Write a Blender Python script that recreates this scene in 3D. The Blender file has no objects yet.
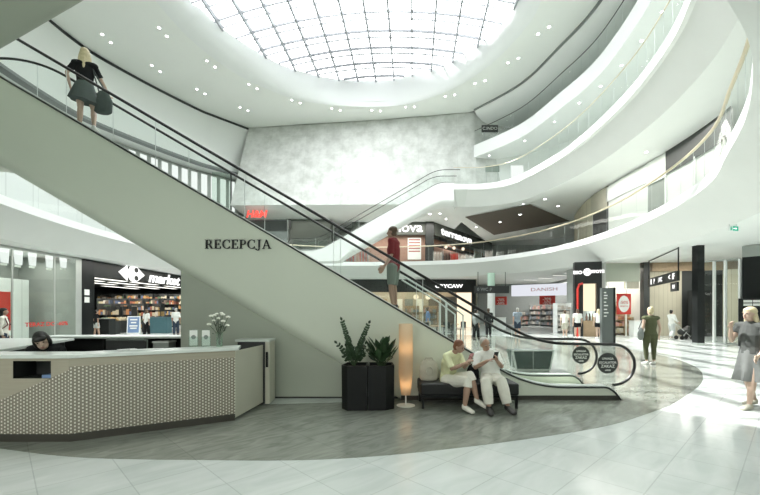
import bpy, bmesh, math, random
from mathutils import Vector, Matrix
random.seed(11)
scene = bpy.context.scene
COL = scene.collection
PI = math.pi
F, EYE, HX, HY = 397.0, 1.5, 380.0, 310.0     # focal length in pixels, eye height, horizon / centre of the photo

def at(x, y, Y):                               # a point seen at pixel x, y and standing at depth Y
    return Vector(((x-HX)/F*Y, Y, EYE+(HY-y)/F*Y))
def gr(x, y, z=0.0):                           # the same on a level plane z
    Y = F*(z-EYE)/(HY-y)
    return Vector(((x-HX)/F*Y, Y, z))

# ------------------------------------------------------------------ materials
def nt(name):
    m = bpy.data.materials.new(name); m.use_nodes = True
    t = m.node_tree; t.nodes.clear()
    out = t.nodes.new('ShaderNodeOutputMaterial')
    return m, t, out
def nd(t, typ, **kw):
    n = t.nodes.new(typ)
    for k, v in kw.items():
        if k in n.inputs: n.inputs[k].default_value = v
        else: setattr(n, k, v)
    return n
def rgba(c): return (c[0], c[1], c[2], 1.0)
def pm(name, c, rough=.5, metal=0., var=.05, scale=6., bump=0., spec=.5, coat=0., sss=0.):
    m, t, out = nt(name)
    b = nd(t, 'ShaderNodeBsdfPrincipled'); b.inputs['Roughness'].default_value = rough
    b.inputs['Metallic'].default_value = metal
    b.inputs['Specular IOR Level'].default_value = spec
    b.inputs['Coat Weight'].default_value = coat
    tc = nd(t, 'ShaderNodeTexCoord')
    no = nd(t, 'ShaderNodeTexNoise'); no.inputs['Scale'].default_value = scale; no.inputs['Detail'].default_value = 4
    t.links.new(tc.outputs['Object'], no.inputs['Vector'])
    mx = nd(t, 'ShaderNodeMix', data_type='RGBA')
    mx.inputs[6].default_value = rgba([max(0, v*(1-var)) for v in c]); mx.inputs[7].default_value = rgba([min(1, v*(1+var)) for v in c])
    t.links.new(no.outputs['Fac'], mx.inputs[0]); t.links.new(mx.outputs[2], b.inputs['Base Color'])
    if bump:
        bp = nd(t, 'ShaderNodeBump'); bp.inputs['Strength'].default_value = bump; bp.inputs['Distance'].default_value = .02
        t.links.new(no.outputs['Fac'], bp.inputs['Height']); t.links.new(bp.outputs[0], b.inputs['Normal'])
    t.links.new(b.outputs[0], out.inputs[0])
    return m
def em(name, c, s):
    m, t, out = nt(name)
    e = nd(t, 'ShaderNodeEmission'); e.inputs[0].default_value = rgba(c); e.inputs[1].default_value = s
    t.links.new(e.outputs[0], out.inputs[0]); return m
def glassm(name, tint=(.93, .975, .95), refl=.9, base=.03):
    m, t, out = nt(name)
    tr = nd(t, 'ShaderNodeBsdfTransparent'); tr.inputs[0].default_value = rgba(tint)
    gl = nd(t, 'ShaderNodeBsdfGlossy'); gl.inputs['Roughness'].default_value = .03; gl.inputs[0].default_value = (.95, 1, .97, 1)
    lw = nd(t, 'ShaderNodeLayerWeight'); lw.inputs['Blend'].default_value = .5
    pw = nd(t, 'ShaderNodeMath', operation='POWER'); pw.inputs[1].default_value = 4.0; t.links.new(lw.outputs['Facing'], pw.inputs[0])
    mu = nd(t, 'ShaderNodeMath', operation='MULTIPLY_ADD'); mu.inputs[1].default_value = refl*.75; mu.inputs[2].default_value = base
    t.links.new(pw.outputs[0], mu.inputs[0])
    ms = nd(t, 'ShaderNodeMixShader'); t.links.new(mu.outputs[0], ms.inputs[0]); t.links.new(tr.outputs[0], ms.inputs[1]); t.links.new(gl.outputs[0], ms.inputs[2])
    t.links.new(ms.outputs[0], out.inputs[0]); return m

def floor_mat(name, c1, c2, grout, rough, tile=True, su=.597, sv=.51, veins=.5, nscale=1.3):
    m, t, out = nt(name)
    b = nd(t, 'ShaderNodeBsdfPrincipled'); b.inputs['Roughness'].default_value = rough
    ge = nd(t, 'ShaderNodeNewGeometry')
    mp = nd(t, 'ShaderNodeMapping', vector_type='POINT'); mp.inputs['Rotation'].default_value = (0, 0, math.radians(-43.8))
    t.links.new(ge.outputs['Position'], mp.inputs['Vector'])
    n1 = nd(t, 'ShaderNodeTexNoise'); n1.inputs['Scale'].default_value = nscale; n1.inputs['Detail'].default_value = 8; n1.inputs['Distortion'].default_value = 1.6
    st = nd(t, 'ShaderNodeMapping'); st.inputs['Scale'].default_value = (.8, 2.6, 1)
    t.links.new(mp.outputs[0], st.inputs[0]); t.links.new(st.outputs[0], n1.inputs['Vector'])
    rp = nd(t, 'ShaderNodeValToRGB'); rp.color_ramp.elements[0].position = .30; rp.color_ramp.elements[1].position = .30+veins
    rp.color_ramp.elements[0].color = rgba(c2); rp.color_ramp.elements[1].color = rgba(c1)
    t.links.new(n1.outputs['Fac'], rp.inputs[0])
    col = rp.outputs[0]
    if tile:
        br = nd(t, 'ShaderNodeTexBrick', offset=0.0, squash=1.0)
        br.inputs['Scale'].default_value = 1.0; br.inputs['Mortar Size'].default_value = .005; br.inputs['Mortar Smooth'].default_value = .0
        br.inputs['Brick Width'].default_value = su; br.inputs['Row Height'].default_value = sv
        br.inputs['Color1'].default_value = (1, 1, 1, 1); br.inputs['Color2'].default_value = (.93, .94, .94, 1); br.inputs['Mortar'].default_value = rgba(grout)
        of = nd(t, 'ShaderNodeMapping'); of.inputs['Location'].default_value = (-.225, -.335, 0)
        t.links.new(mp.outputs[0], of.inputs[0]); t.links.new(of.outputs[0], br.inputs['Vector'])
        mx = nd(t, 'ShaderNodeMix', data_type='RGBA', blend_type='MULTIPLY'); mx.inputs[0].default_value = 1
        t.links.new(col, mx.inputs[6]); t.links.new(br.outputs['Color'], mx.inputs[7]); col = mx.outputs[2]
    t.links.new(col, b.inputs['Base Color'])
    t.links.new(b.outputs[0], out.inputs[0]); return m

def concrete_mat():
    m, t, out = nt('patchy_concrete')
    b = nd(t, 'ShaderNodeBsdfPrincipled'); b.inputs['Roughness'].default_value = .8
    tc = nd(t, 'ShaderNodeTexCoord')
    n1 = nd(t, 'ShaderNodeTexNoise'); n1.inputs['Scale'].default_value = 1.1; n1.inputs['Detail'].default_value = 9; n1.inputs['Roughness'].default_value = .65
    t.links.new(tc.outputs['Object'], n1.inputs['Vector'])
    rp = nd(t, 'ShaderNodeValToRGB'); rp.color_ramp.elements[0].position = .36; rp.color_ramp.elements[1].position = .62
    rp.color_ramp.elements[0].color = (.55, .565, .53, 1); rp.color_ramp.elements[1].color = (.74, .755, .725, 1)
    t.links.new(n1.outputs['Fac'], rp.inputs[0])
    br = nd(t, 'ShaderNodeTexBrick', offset=0.0); br.inputs['Scale'].default_value = 1; br.inputs['Brick Width'].default_value = 3.2; br.inputs['Row Height'].default_value = 2.4
    br.inputs['Mortar Size'].default_value = .012; br.inputs['Color1'].default_value = (1, 1, 1, 1); br.inputs['Color2'].default_value = (.97, .97, .97, 1); br.inputs['Mortar'].default_value = (.85, .86, .85, 1)
    mp = nd(t, 'ShaderNodeMapping'); mp.inputs['Rotation'].default_value = (PI/2, 0, 0)
    t.links.new(tc.outputs['Object'], mp.inputs[0]); t.links.new(mp.outputs[0], br.inputs['Vector'])
    mx = nd(t, 'ShaderNodeMix', data_type='RGBA', blend_type='MULTIPLY'); mx.inputs[0].default_value = 1
    t.links.new(rp.outputs[0], mx.inputs[6]); t.links.new(br.outputs['Color'], mx.inputs[7])
    t.links.new(mx.outputs[2], b.inputs['Base Color'])
    t.links.new(b.outputs[0], out.inputs[0]); return m

def dots_mat(name, plain_corner):
    # rows of small white studs on a taupe board; uses the panel's own UV in metres
    m, t, out = nt(name)
    b = nd(t, 'ShaderNodeBsdfPrincipled'); b.inputs['Roughness'].default_value = .55
    uv = nd(t, 'ShaderNodeUVMap')
    vo = nd(t, 'ShaderNodeTexBrick', offset=.5, offset_frequency=2)
    vo.inputs['Scale'].default_value = 1; vo.inputs['Brick Width'].default_value = .040; vo.inputs['Row Height'].default_value = .036
    vo.inputs['Mortar Size'].default_value = .0122; vo.inputs['Mortar Smooth'].default_value = .35
    vo.inputs['Color1'].default_value = (.74, .73, .64, 1); vo.inputs['Color2'].default_value = (.68, .67, .58, 1); vo.inputs['Mortar'].default_value = (.22, .20, .155, 1)
    s0 = nd(t, 'ShaderNodeSeparateXYZ'); c0 = nd(t, 'ShaderNodeCombineXYZ'); t.links.new(uv.outputs[0], s0.inputs[0]); t.links.new(s0.outputs['X'], c0.inputs['Y']); t.links.new(s0.outputs['Y'], c0.inputs['X']); t.links.new(c0.outputs[0], vo.inputs['Vector'])
    wd = nd(t, 'ShaderNodeTexNoise'); wd.inputs['Scale'].default_value = 5
    ms = nd(t, 'ShaderNodeMapping'); ms.inputs['Scale'].default_value = (.6, 9, 1); t.links.new(uv.outputs[0], ms.inputs[0]); t.links.new(ms.outputs[0], wd.inputs['Vector'])
    wr = nd(t, 'ShaderNodeMix', data_type='RGBA'); wr.inputs[6].default_value = (.34, .31, .24, 1); wr.inputs[7].default_value = (.42, .385, .30, 1); t.links.new(wd.outputs['Fac'], wr.inputs[0])
    sx = nd(t, 'ShaderNodeSeparateXYZ'); t.links.new(uv.outputs[0], sx.inputs[0])
    # plain strip under the counter
    g1 = nd(t, 'ShaderNodeMath', operation='GREATER_THAN'); g1.inputs[1].default_value = .86; t.links.new(sx.outputs['Y'], g1.inputs[0])
    fac = g1.outputs[0]
    if plain_corner:
        k = nd(t, 'ShaderNodeMath', operation='MULTIPLY_ADD'); k.inputs[1].default_value = -.44; t.links.new(sx.outputs['X'], k.inputs[0]); t.links.new(sx.outputs['Y'], k.inputs[2])
        g2 = nd(t, 'ShaderNodeMath', operation='GREATER_THAN'); g2.inputs[1].default_value = .48; t.links.new(k.outputs[0], g2.inputs[0])
        mxx = nd(t, 'ShaderNodeMath', operation='MAXIMUM'); t.links.new(g1.outputs[0], mxx.inputs[0]); t.links.new(g2.outputs[0], mxx.inputs[1]); fac = mxx.outputs[0]
    mx = nd(t, 'ShaderNodeMix', data_type='RGBA'); t.links.new(fac, mx.inputs[0]); t.links.new(vo.outputs['Color'], mx.inputs[6]); t.links.new(wr.outputs[2], mx.inputs[7])
    t.links.new(mx.outputs[2], b.inputs['Base Color']); t.links.new(b.outputs[0], out.inputs[0]); return m

def lines_mat(name, c1, c2, period, axis='X', rough=.6, width=.08):
    # narrow vertical joints along one local axis
    m, t, out = nt(name)
    b = nd(t, 'ShaderNodeBsdfPrincipled'); b.inputs['Roughness'].default_value = rough
    tc = nd(t, 'ShaderNodeTexCoord'); sx = nd(t, 'ShaderNodeSeparateXYZ'); t.links.new(tc.outputs['Object'], sx.inputs[0])
    d = nd(t, 'ShaderNodeMath', operation='DIVIDE'); d.inputs[1].default_value = period; t.links.new(sx.outputs[axis], d.inputs[0])
    f = nd(t, 'ShaderNodeMath', operation='FRACT'); t.links.new(d.outputs[0], f.inputs[0])
    l = nd(t, 'ShaderNodeMath', operation='LESS_THAN'); l.inputs[1].default_value = width; t.links.new(f.outputs[0], l.inputs[0])
    mx = nd(t, 'ShaderNodeMix', data_type='RGBA'); mx.inputs[6].default_value = rgba(c1); mx.inputs[7].default_value = rgba(c2)
    t.links.new(l.outputs[0], mx.inputs[0]); t.links.new(mx.outputs[2], b.inputs['Base Color']); t.links.new(b.outputs[0], out.inputs[0]); return m

M = {}
M['white'] = pm('white_plaster', (.80, .825, .79), .55, var=.02, scale=.7)
M['soffit'] = pm('soffit_plaster', (.87, .89, .86), .6, var=.03, scale=.6)
M['fascia'] = pm('gallery_fascia_board', (.85, .865, .84), .55, var=.04, scale=.9)
M['bright'] = pm('white_edge_paint', (.88, .90, .88), .4, var=.01)
M['ceil'] = pm('ceiling_board', (.90, .92, .87), .7, var=.02, scale=.5)
M['panel'] = pm('escalator_panel_paint', (.71, .755, .645), .45, var=.025, scale=1.2)
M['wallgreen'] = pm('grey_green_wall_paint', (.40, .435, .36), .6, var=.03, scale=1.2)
M['dark'] = pm('black_metal', (.010, .012, .012), .4, var=.2, spec=.3)
M['black'] = pm('matt_black', (.010, .012, .011), .6, var=.2)
M['rubber'] = pm('black_rubber', (.008, .008, .008), .4, var=.1)
M['charcoal'] = pm('charcoal_board', (.034, .038, .036), .5, var=.15)
M['steel'] = pm('brushed_steel', (.52, .55, .53), .3, metal=.85, var=.05)
M['alu'] = pm('satin_aluminium', (.66, .70, .68), .35, metal=.5, var=.04)
M['tanrail'] = pm('tan_handrail', (.62, .55, .40), .35, metal=.3, var=.05)
M['glass'] = glassm('balustrade_glass', (.96,.982,.972), .4, .015)
M['green_glass'] = glassm('greenish_glass', (.85, .905, .87), .8, .04)
M['shop_glass'] = glassm('shopfront_glass', (.88, .93, .90), 1.0, .06)
M['sky_glass'] = glassm('skylight_glass', (.97, .985, 1.0), .3, 0.0)
M['floor'] = floor_mat('pale_marble_tiles', (.62, .65, .628), (.50, .54, .515), (.78, .79, .78), .15)
M['inlay'] = floor_mat('grey_green_stone', (.27, .285, .25), (.17, .185, .155), (.82, .82, .82), .14, su=1.194, sv=1.02, veins=.38, nscale=2.6)
M['concrete'] = concrete_mat()
M['beige'] = lines_mat('beige_slats', (.55, .52, .40), (.40, .37, .28), .22, 'X')
M['whitepanel'] = lines_mat('white_wall_panels', (.74, .77, .75), (.50, .53, .51), 1.5, 'Y', width=.02)
M['dots'] = dots_mat('studded_board', False)
M['dots_corner'] = dots_mat('studded_board_plain_corner', True)
M['ctop'] = pm('pale_counter_stone', (.70, .75, .71), .25, var=.05, scale=5)
M['gatepanel'] = pm('pale_laminate', (.55, .54, .45), .45, var=.04, scale=3)
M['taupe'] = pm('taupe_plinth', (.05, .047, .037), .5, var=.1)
M['leather'] = pm('black_leather', (.006, .007, .007), .5, var=.3, scale=30, bump=.1)
M['leaf'] = pm('dark_leaf', (.020, .05, .018), .4, var=.4, scale=14)
M['leaf2'] = pm('mid_leaf', (.035, .075, .03), .4, var=.4, scale=14)
M['stem'] = pm('green_stem', (.04, .075, .03), .5, var=.2)
M['soil'] = pm('dark_soil', (.03, .024, .018), .9, var=.4, scale=30, bump=.4)
M['planter'] = pm('black_planter_lacquer', (.008, .009, .009), .4, var=.15, spec=.25)
M['paper'] = pm('white_paper', (.82, .83, .80), .6, var=.03)
M['petal'] = pm('cream_petals', (.82, .83, .74), .6, var=.08, scale=40)
M['acrylic'] = glassm('clear_acrylic', (.90, .94, .92), .8, .08)
M['water'] = glassm('vase_glass', (.84, .92, .87), .9, .07)
M['red'] = pm('red_paint', (.55, .035, .025), .5, var=.05)
M['redsign'] = em('red_backlit_letters', (.9, .09, .07), 1.1)
M['signwhite'] = em('white_backlit_letters', (1, 1, .98), 1.15)
M['lampwarm'] = em('downlight_lamp', (1, .98, .93), 9.0)
M['striplight'] = em('strip_lamp', (1, .97, .90), 1.6)
M['warmwindow'] = em('warm_display_light', (1, .78, .56), .9)
M['litpanel'] = em('white_lit_panel', (.97, 1, .97), .62)
M['brick'] = pm('terracotta_wall', (.36, .22, .165), .8, var=.2, scale=5)
M['brownceil'] = pm('brown_grey_ceiling', (.15, .125, .10), .8, var=.1)
M['teal'] = pm('teal_counter', (.06, .14, .16), .5, var=.1)
M['wood'] = pm('warm_wood', (.40, .29, .18), .5, var=.2, scale=8)
M['greyshop'] = pm('grey_shop_wall', (.36, .385, .36), .6, var=.1, scale=2)
M['midgrey'] = pm('mid_grey', (.24, .26, .25), .6, var=.1)
M['pink'] = pm('pink_case', (.72, .35, .36), .4)
M['exit'] = em('green_exit_pictogram', (.05, .42, .27), .8)
M['blue'] = pm('blue_poster', (.16, .26, .45), .5, var=.2)
M['skin'] = pm('skin', (.56, .40, .31), .5, var=.06, scale=20)
M['skin_tan'] = pm('tanned_skin', (.42, .27, .195), .5, var=.06, scale=20)
M['eye'] = pm('dark_eye', (.02, .017, .015), .25)
M['lip'] = pm('lips', (.42, .17, .15), .5)
def cloth(name, c): return pm(name, c, .85, var=.10, scale=18, bump=.12, spec=.2)
M['c_white'] = cloth('white_cotton', (.80, .81, .77)); M['c_cream'] = cloth('cream_cotton', (.75, .74, .66))
M['c_yellow'] = cloth('pale_yellow_print', (.70, .72, .46)); M['c_black'] = cloth('black_cotton', (.013, .014, .015))
M['c_greyskirt'] = cloth('grey_skirt', (.10, .12, .115)); M['c_maroon'] = cloth('maroon_cotton', (.21, .035, .04))
M['c_greygreen'] = cloth('grey_shorts', (.20, .235, .205)); M['c_olive'] = cloth('olive_jumpsuit', (.10, .11, .06))
M['c_greydress'] = cloth('grey_dress', (.17, .178, .17)); M['c_greytop'] = cloth('dark_grey_top', (.085, .09, .085)); M['c_blue'] = cloth('grey_blue_shirt', (.24, .29, .33))
M['c_navy'] = cloth('navy_denim', (.035, .05, .075)); M['c_lightgrey'] = cloth('light_grey_cotton', (.50, .52, .50))
M['c_beige'] = cloth('beige_canvas', (.48, .46, .38)); M['c_redpack'] = cloth('dark_red_nylon', (.16, .03, .04))
M['h_blonde'] = pm('blonde_hair', (.60, .52, .33), .5, var=.3, scale=25); M['h_brown'] = pm('brown_hair', (.10, .065, .04), .5, var=.3, scale=25)
M['h_black'] = pm('black_hair', (.012, .011, .010), .4, var=.3, scale=25); M['h_red'] = pm('auburn_hair', (.20, .08, .04), .5, var=.3, scale=25)
M['h_grey'] = pm('grey_hair', (.45, .44, .41), .6, var=.3, scale=25)
M['shoe_white'] = pm('white_shoe', (.74, .74, .71), .5); M['shoe_dark'] = pm('dark_shoe', (.03, .028, .025), .5)

# ------------------------------------------------------------------ objects
def tag(o, label=None, cat=None, group=None, kind=None):
    if label: o['label'] = label
    if cat: o['category'] = cat
    if group: o['group'] = group
    if kind: o['kind'] = kind
    return o
def thing(name, label, cat, loc=(0, 0, 0), rz=0.0, group=None):
    o = bpy.data.objects.new(name, None); COL.objects.link(o); o.empty_display_size = .1
    o.location = loc; o.rotation_euler = (0, 0, rz)
    return tag(o, label, cat, group)
def wloc(o):
    v = Vector((0, 0, 0))
    while o is not None: v += o.location; o = o.parent
    return v
def link(name, me, m, parent=None, smooth=False):
    o = bpy.data.objects.new(name, me); COL.objects.link(o)
    if parent is not None: o.parent = parent
    if m is not None and len(me.materials) == 0: me.materials.append(m)
    if smooth:
        for p in me.polygons: p.use_smooth = True
    return o
def kids(o): return [c for c in bpy.data.objects if c.parent == o]
def copy_tree(o, parent=None):
    c = o.copy(); COL.objects.link(c)
    if parent is not None: c.parent = parent
    for ch in kids(o): copy_tree(ch, c)
    return c

class MB:
    def __init__(s): s.bm = bmesh.new(); s.uv = None
    def face(s, pts):
        return s.bm.faces.new([s.bm.verts.new(p) for p in pts])
    def box(s, lo, hi):
        x0, y0, z0 = lo; x1, y1, z1 = hi
        v = [s.bm.verts.new(p) for p in ((x0,y0,z0),(x1,y0,z0),(x1,y1,z0),(x0,y1,z0),(x0,y0,z1),(x1,y0,z1),(x1,y1,z1),(x0,y1,z1))]
        for f in ((3,2,1,0),(4,5,6,7),(0,1,5,4),(1,2,6,5),(2,3,7,6),(3,0,4,7)): s.bm.faces.new([v[i] for i in f])
        return s
    def obox(s, p, q, w, z0, z1):              # wall-like box from p to q (plan), thickness w
        d = (Vector((q[0]-p[0], q[1]-p[1], 0))); n = Vector((-d.y, d.x, 0)).normalized()*w/2
        return s.prism([(p[0]+n.x, p[1]+n.y), (p[0]-n.x, p[1]-n.y), (q[0]-n.x, q[1]-n.y), (q[0]+n.x, q[1]+n.y)], z0, z1)
    def prism(s, pts, z0, z1, top=None):
        a = [s.bm.verts.new((p[0], p[1], z0)) for p in pts]; tp = top or pts
        b = [s.bm.verts.new((p[0], p[1], z1)) for p in tp]; n = len(pts)
        s.bm.faces.new(a[::-1]); s.bm.faces.new(b)
        for i in range(n): s.bm.faces.new((a[i], a[(i+1) % n], b[(i+1) % n], b[i]))
        return s
    def rows(s, rows, closed=False, cap=False):
        vs = [[s.bm.verts.new(p) for p in r] for r in rows]
        n = len(rows[0])
        for a, b in zip(vs[:-1], vs[1:]):
            for i in range(n if closed else n-1):
                s.bm.faces.new((a[i], a[(i+1) % n], b[(i+1) % n], b[i]))
        if cap: s.bm.faces.new(vs[0][::-1]); s.bm.faces.new(vs[-1])
        return s
    def tube(s, pts, r, seg=8, closed=False, cap=True):
        pts = [Vector(p) for p in pts]; n = len(pts); rows = []; prev = None
        for i, p in enumerate(pts):
            if closed: d = pts[(i+1) % n]-pts[i-1]
            else: d = pts[min(i+1, n-1)]-pts[max(i-1, 0)]
            d.normalize()
            if prev is None:
                u = d.cross(Vector((0, 0, 1)))
                if u.length < .05: u = d.cross(Vector((0, 1, 0)))
            else: u = prev-d*prev.dot(d)
            u.normalize(); prev = u; w = d.cross(u)
            rr = r[i] if isinstance(r, (list, tuple)) else r
            rows.append([p+(u*math.cos(2*PI*k/seg)+w*math.sin(2*PI*k/seg))*rr for k in range(seg)])
        if closed: rows.append(rows[0]); cap = False
        return s.rows(rows, closed=True, cap=cap)
    def lathe(s, prof, c=(0, 0, 0), seg=20, sx=1., sy=1.):
        rows = [[(c[0]+r*sx*math.cos(2*PI*k/seg), c[1]+r*sy*math.sin(2*PI*k/seg), c[2]+z) for k in range(seg)] for r, z in prof]
        return s.rows(rows, closed=True, cap=True)
    def ball(s, c, rx, ry=None, rz=None, seg=12, R=None):
        ry = ry or rx; rz = rz or rx; n = 8; rows = []
        c = Vector(c)
        for j in range(1, n):
            a = PI*j/n-PI/2; row = []
            for k in range(seg):
                v = Vector((rx*math.cos(a)*math.cos(2*PI*k/seg), ry*math.cos(a)*math.sin(2*PI*k/seg), rz*math.sin(a)))
                if R is not None: v = R @ v
                row.append(c+v)
            rows.append(row)
        return s.rows(rows, closed=True, cap=True)
    def strip(s, A, B, closed=False):
        return s.rows([A, B], closed=closed)
    def off(s, v):
        for x in s.bm.verts: x.co -= v
        return s
    def build(s, name, m, parent=None, smooth=False, world=False, bevel=0., weld=False):
        if parent is not None and world: s.off(wloc(parent))
        if weld: bmesh.ops.remove_doubles(s.bm, verts=s.bm.verts, dist=1e-4)
        bmesh.ops.recalc_face_normals(s.bm, faces=s.bm.faces)
        me = bpy.data.meshes.new(name); s.bm.to_mesh(me); s.bm.free()
        o = link(name, me, m, parent, smooth)
        if smooth:
            try: me.set_sharp_from_angle(angle=math.radians(38))
            except Exception: pass
        if bevel:
            b = o.modifiers.new('bevel', 'BEVEL'); b.width = bevel; b.segments = 2; b.limit_method = 'ANGLE'
        return o
def struct(o): o['kind'] = 'structure'; return o

def text_mesh(s, size, depth=.02, shear=0., bold=0., align='CENTER', stretch=1.):
    cu = bpy.data.curves.new('lettering', 'FONT'); cu.body = s; cu.size = size; cu.extrude = depth/2; cu.shear = shear; cu.offset = bold
    cu.align_x = align; cu.align_y = 'CENTER'; cu.resolution_u = 3
    o = bpy.data.objects.new('lettering', cu); COL.objects.link(o)
    dg = bpy.context.evaluated_depsgraph_get(); dg.update()
    me = bpy.data.meshes.new_from_object(o.evaluated_get(dg)); bpy.data.objects.remove(o); bpy.data.curves.remove(cu)
    me.materials.clear()
    if stretch != 1.:
        for v in me.vertices: v.co.x *= stretch
    return me
def place(me, loc, right, up=(0, 0, 1)):
    r = Vector(right).normalized(); u = Vector(up).normalized(); n = r.cross(u)
    mt = Matrix(((r.x, u.x, n.x, loc[0]), (r.y, u.y, n.y, loc[1]), (r.z, u.z, n.z, loc[2]), (0, 0, 0, 1)))
    me.transform(mt); return me
def lettering(name, s, size, loc, right, m, parent, up=(0, 0, 1), world=True, **kw):
    me = text_mesh(s, size, **kw); l = Vector(loc)
    if world and parent is not None: l = l-wloc(parent)
    place(me, l, right, up)
    return link(name, me, m, parent)

# ------------------------------------------------------------------ plan curves
def catmull(P, n, closed=True):
    P = [Vector((p[0], p[1], 0)) for p in P]; N = len(P); out = []
    segs = N if closed else N-1
    for i in range(segs):
        g = lambda k: P[k % N] if closed else P[max(0, min(N-1, k))]
        a, b, c, d = g(i-1), g(i), g(i+1), g(i+2)
        for j in range(n):
            t = j/n
            out.append(.5*((2*b)+(c-a)*t+(2*a-5*b+4*c-d)*t*t+(3*b-a-3*c+d)*t**3))
    if not closed: out.append(P[-1])
    return out
def offset(C, d, closed=True):                 # positive: to the right of the travel direction
    n = len(C); out = []
    for i in range(n):
        a = C[i-1] if closed or i > 0 else C[0]; b = C[(i+1) % n] if closed or i < n-1 else C[-1]
        t = (b-a).normalized(); out.append(C[i]+Vector((t.y, -t.x, 0))*d)
    return out
def lift(C, z): return [Vector((p.x, p.y, z)) for p in C]
def ray_hit(poly, c, ang):
    d = Vector((math.cos(ang), math.sin(ang), 0)); best = None; n = len(poly)
    for i in range(n):
        a, b = poly[i], poly[(i+1) % n]; e = b-a; den = d.x*e.y-d.y*e.x
        if abs(den) < 1e-9: continue
        w = a-c; t = (w.x*e.y-w.y*e.x)/den; u = (w.x*d.y-w.y*d.x)/den
        if t > 0 and -1e-6 <= u <= 1+1e-6 and (best is None or t > best): best = t
    return c+d*(best if best is not None else 0)
# ------------------------------------------------------------------ people
def limb(mb, pts, rads, side=(1, 0, 0), c0=True, c1=True, seg=12):
    pts = [Vector(p) for p in pts]; rads = [(r, r) if not isinstance(r, tuple) else r for r in rads]
    n = len(pts); sd = Vector(side); st = []
    dirs = [(pts[min(i+1, n-1)]-pts[max(i-1, 0)]).normalized() for i in range(n)]
    def ring(p, d, rx, ry):
        s = sd-d*sd.dot(d)
        if s.length < .05: s = Vector((0, 1, 0))-d*d.y
        s.normalize(); t = d.cross(s)
        return [p+s*rx*math.cos(2*PI*k/seg)+t*ry*math.sin(2*PI*k/seg) for k in range(seg)]
    if c0:
        m = min(rads[0])
        for f, g in ((.96, .25), (.72, .70)): st.append(ring(pts[0]-dirs[0]*m*f, dirs[0], rads[0][0]*g, rads[0][1]*g))
    for p, d, r in zip(pts, dirs, rads): st.append(ring(p, d, r[0], r[1]))
    if c1:
        m = min(rads[-1])
        for f, g in ((.72, .70), (.96, .25)): st.append(ring(pts[-1]+dirs[-1]*m*f, dirs[-1], rads[-1][0]*g, rads[-1][1]*g))
    mb.rows(st, closed=True, cap=True)
def fuse(mb, voxel, it=4, fac=.5):
    bmesh.ops.recalc_face_normals(mb.bm, faces=mb.bm.faces)
    me = bpy.data.meshes.new('fuse'); mb.bm.to_mesh(me); mb.bm.free()
    o = bpy.data.objects.new('fuse', me); COL.objects.link(o)
    r = o.modifiers.new('r', 'REMESH'); r.mode = 'VOXEL'; r.voxel_size = voxel; r.use_smooth_shade = True
    s = o.modifiers.new('s', 'SMOOTH'); s.factor = fac; s.iterations = it
    dg = bpy.context.evaluated_depsgraph_get(); dg.update()
    out = bpy.data.meshes.new_from_object(o.evaluated_get(dg))
    bpy.data.objects.remove(o); bpy.data.meshes.remove(me); out.materials.clear()
    return out

def stand(h, **kw):
    J = dict(pel=(0, 0, .53), wai=(0, .004, .605), che=(0, .0, .72), nek=(0, .008, .83), hd=(0, -.008, .932),
             shL=(.108, .004, .808), elL=(.137, .018, .632), wrL=(.142, -.022, .487),
             hiL=(.05, 0, .51), knL=(.053, -.012, .283), anL=(.055, .012, .045))
    for k in ('sh', 'el', 'wr', 'hi', 'kn', 'an'):
        v = J[k+'L']; J[k+'R'] = (-v[0], v[1], v[2])
    J.update(kw)
    return {k: Vector(v)*h for k, v in J.items()}

def hand(mb, wr, d, side, h, curl=.5, mirror=1):
    # palm plus four unequal fingers and a thumb; side = thumb side of the palm
    d = Vector(d).normalized(); s = Vector(side); s = (s-d*s.dot(d)).normalized(); n = d.cross(s)*mirror
    L = .105*h
    limb(mb, [wr-d*.012*h, wr+d*.02*h, wr+d*.05*h], [(.014*h, .012*h), (.021*h, .0105*h), (.024*h, .0095*h)], side=s)
    for i, (o, ln) in enumerate(((.018, .044), (.006, .050), (-.006, .047), (-.0175, .037))):
        b = wr+d*.05*h+s*o*h; a1 = curl*.7; a2 = curl*1.5
        m = b+(d*math.cos(a1)+n*math.sin(a1))*ln*.5*h; e = m+(d*math.cos(a2)+n*math.sin(a2))*ln*.5*h
        limb(mb, [b-d*.015*h, b, m, e], [.0058*h, .0060*h, .0054*h, .0045*h], side=s, seg=8)
    b = wr+d*.018*h+s*.019*h; m = b+(d*.6+s*.75+n*.25).normalized()*.026*h; e = m+(d*.85+s*.25+n*.45).normalized()*.022*h
    limb(mb, [b-s*.012*h, b, m, e], [.008*h, .0078*h, .0066*h, .0052*h], side=d, seg=8)

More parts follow.
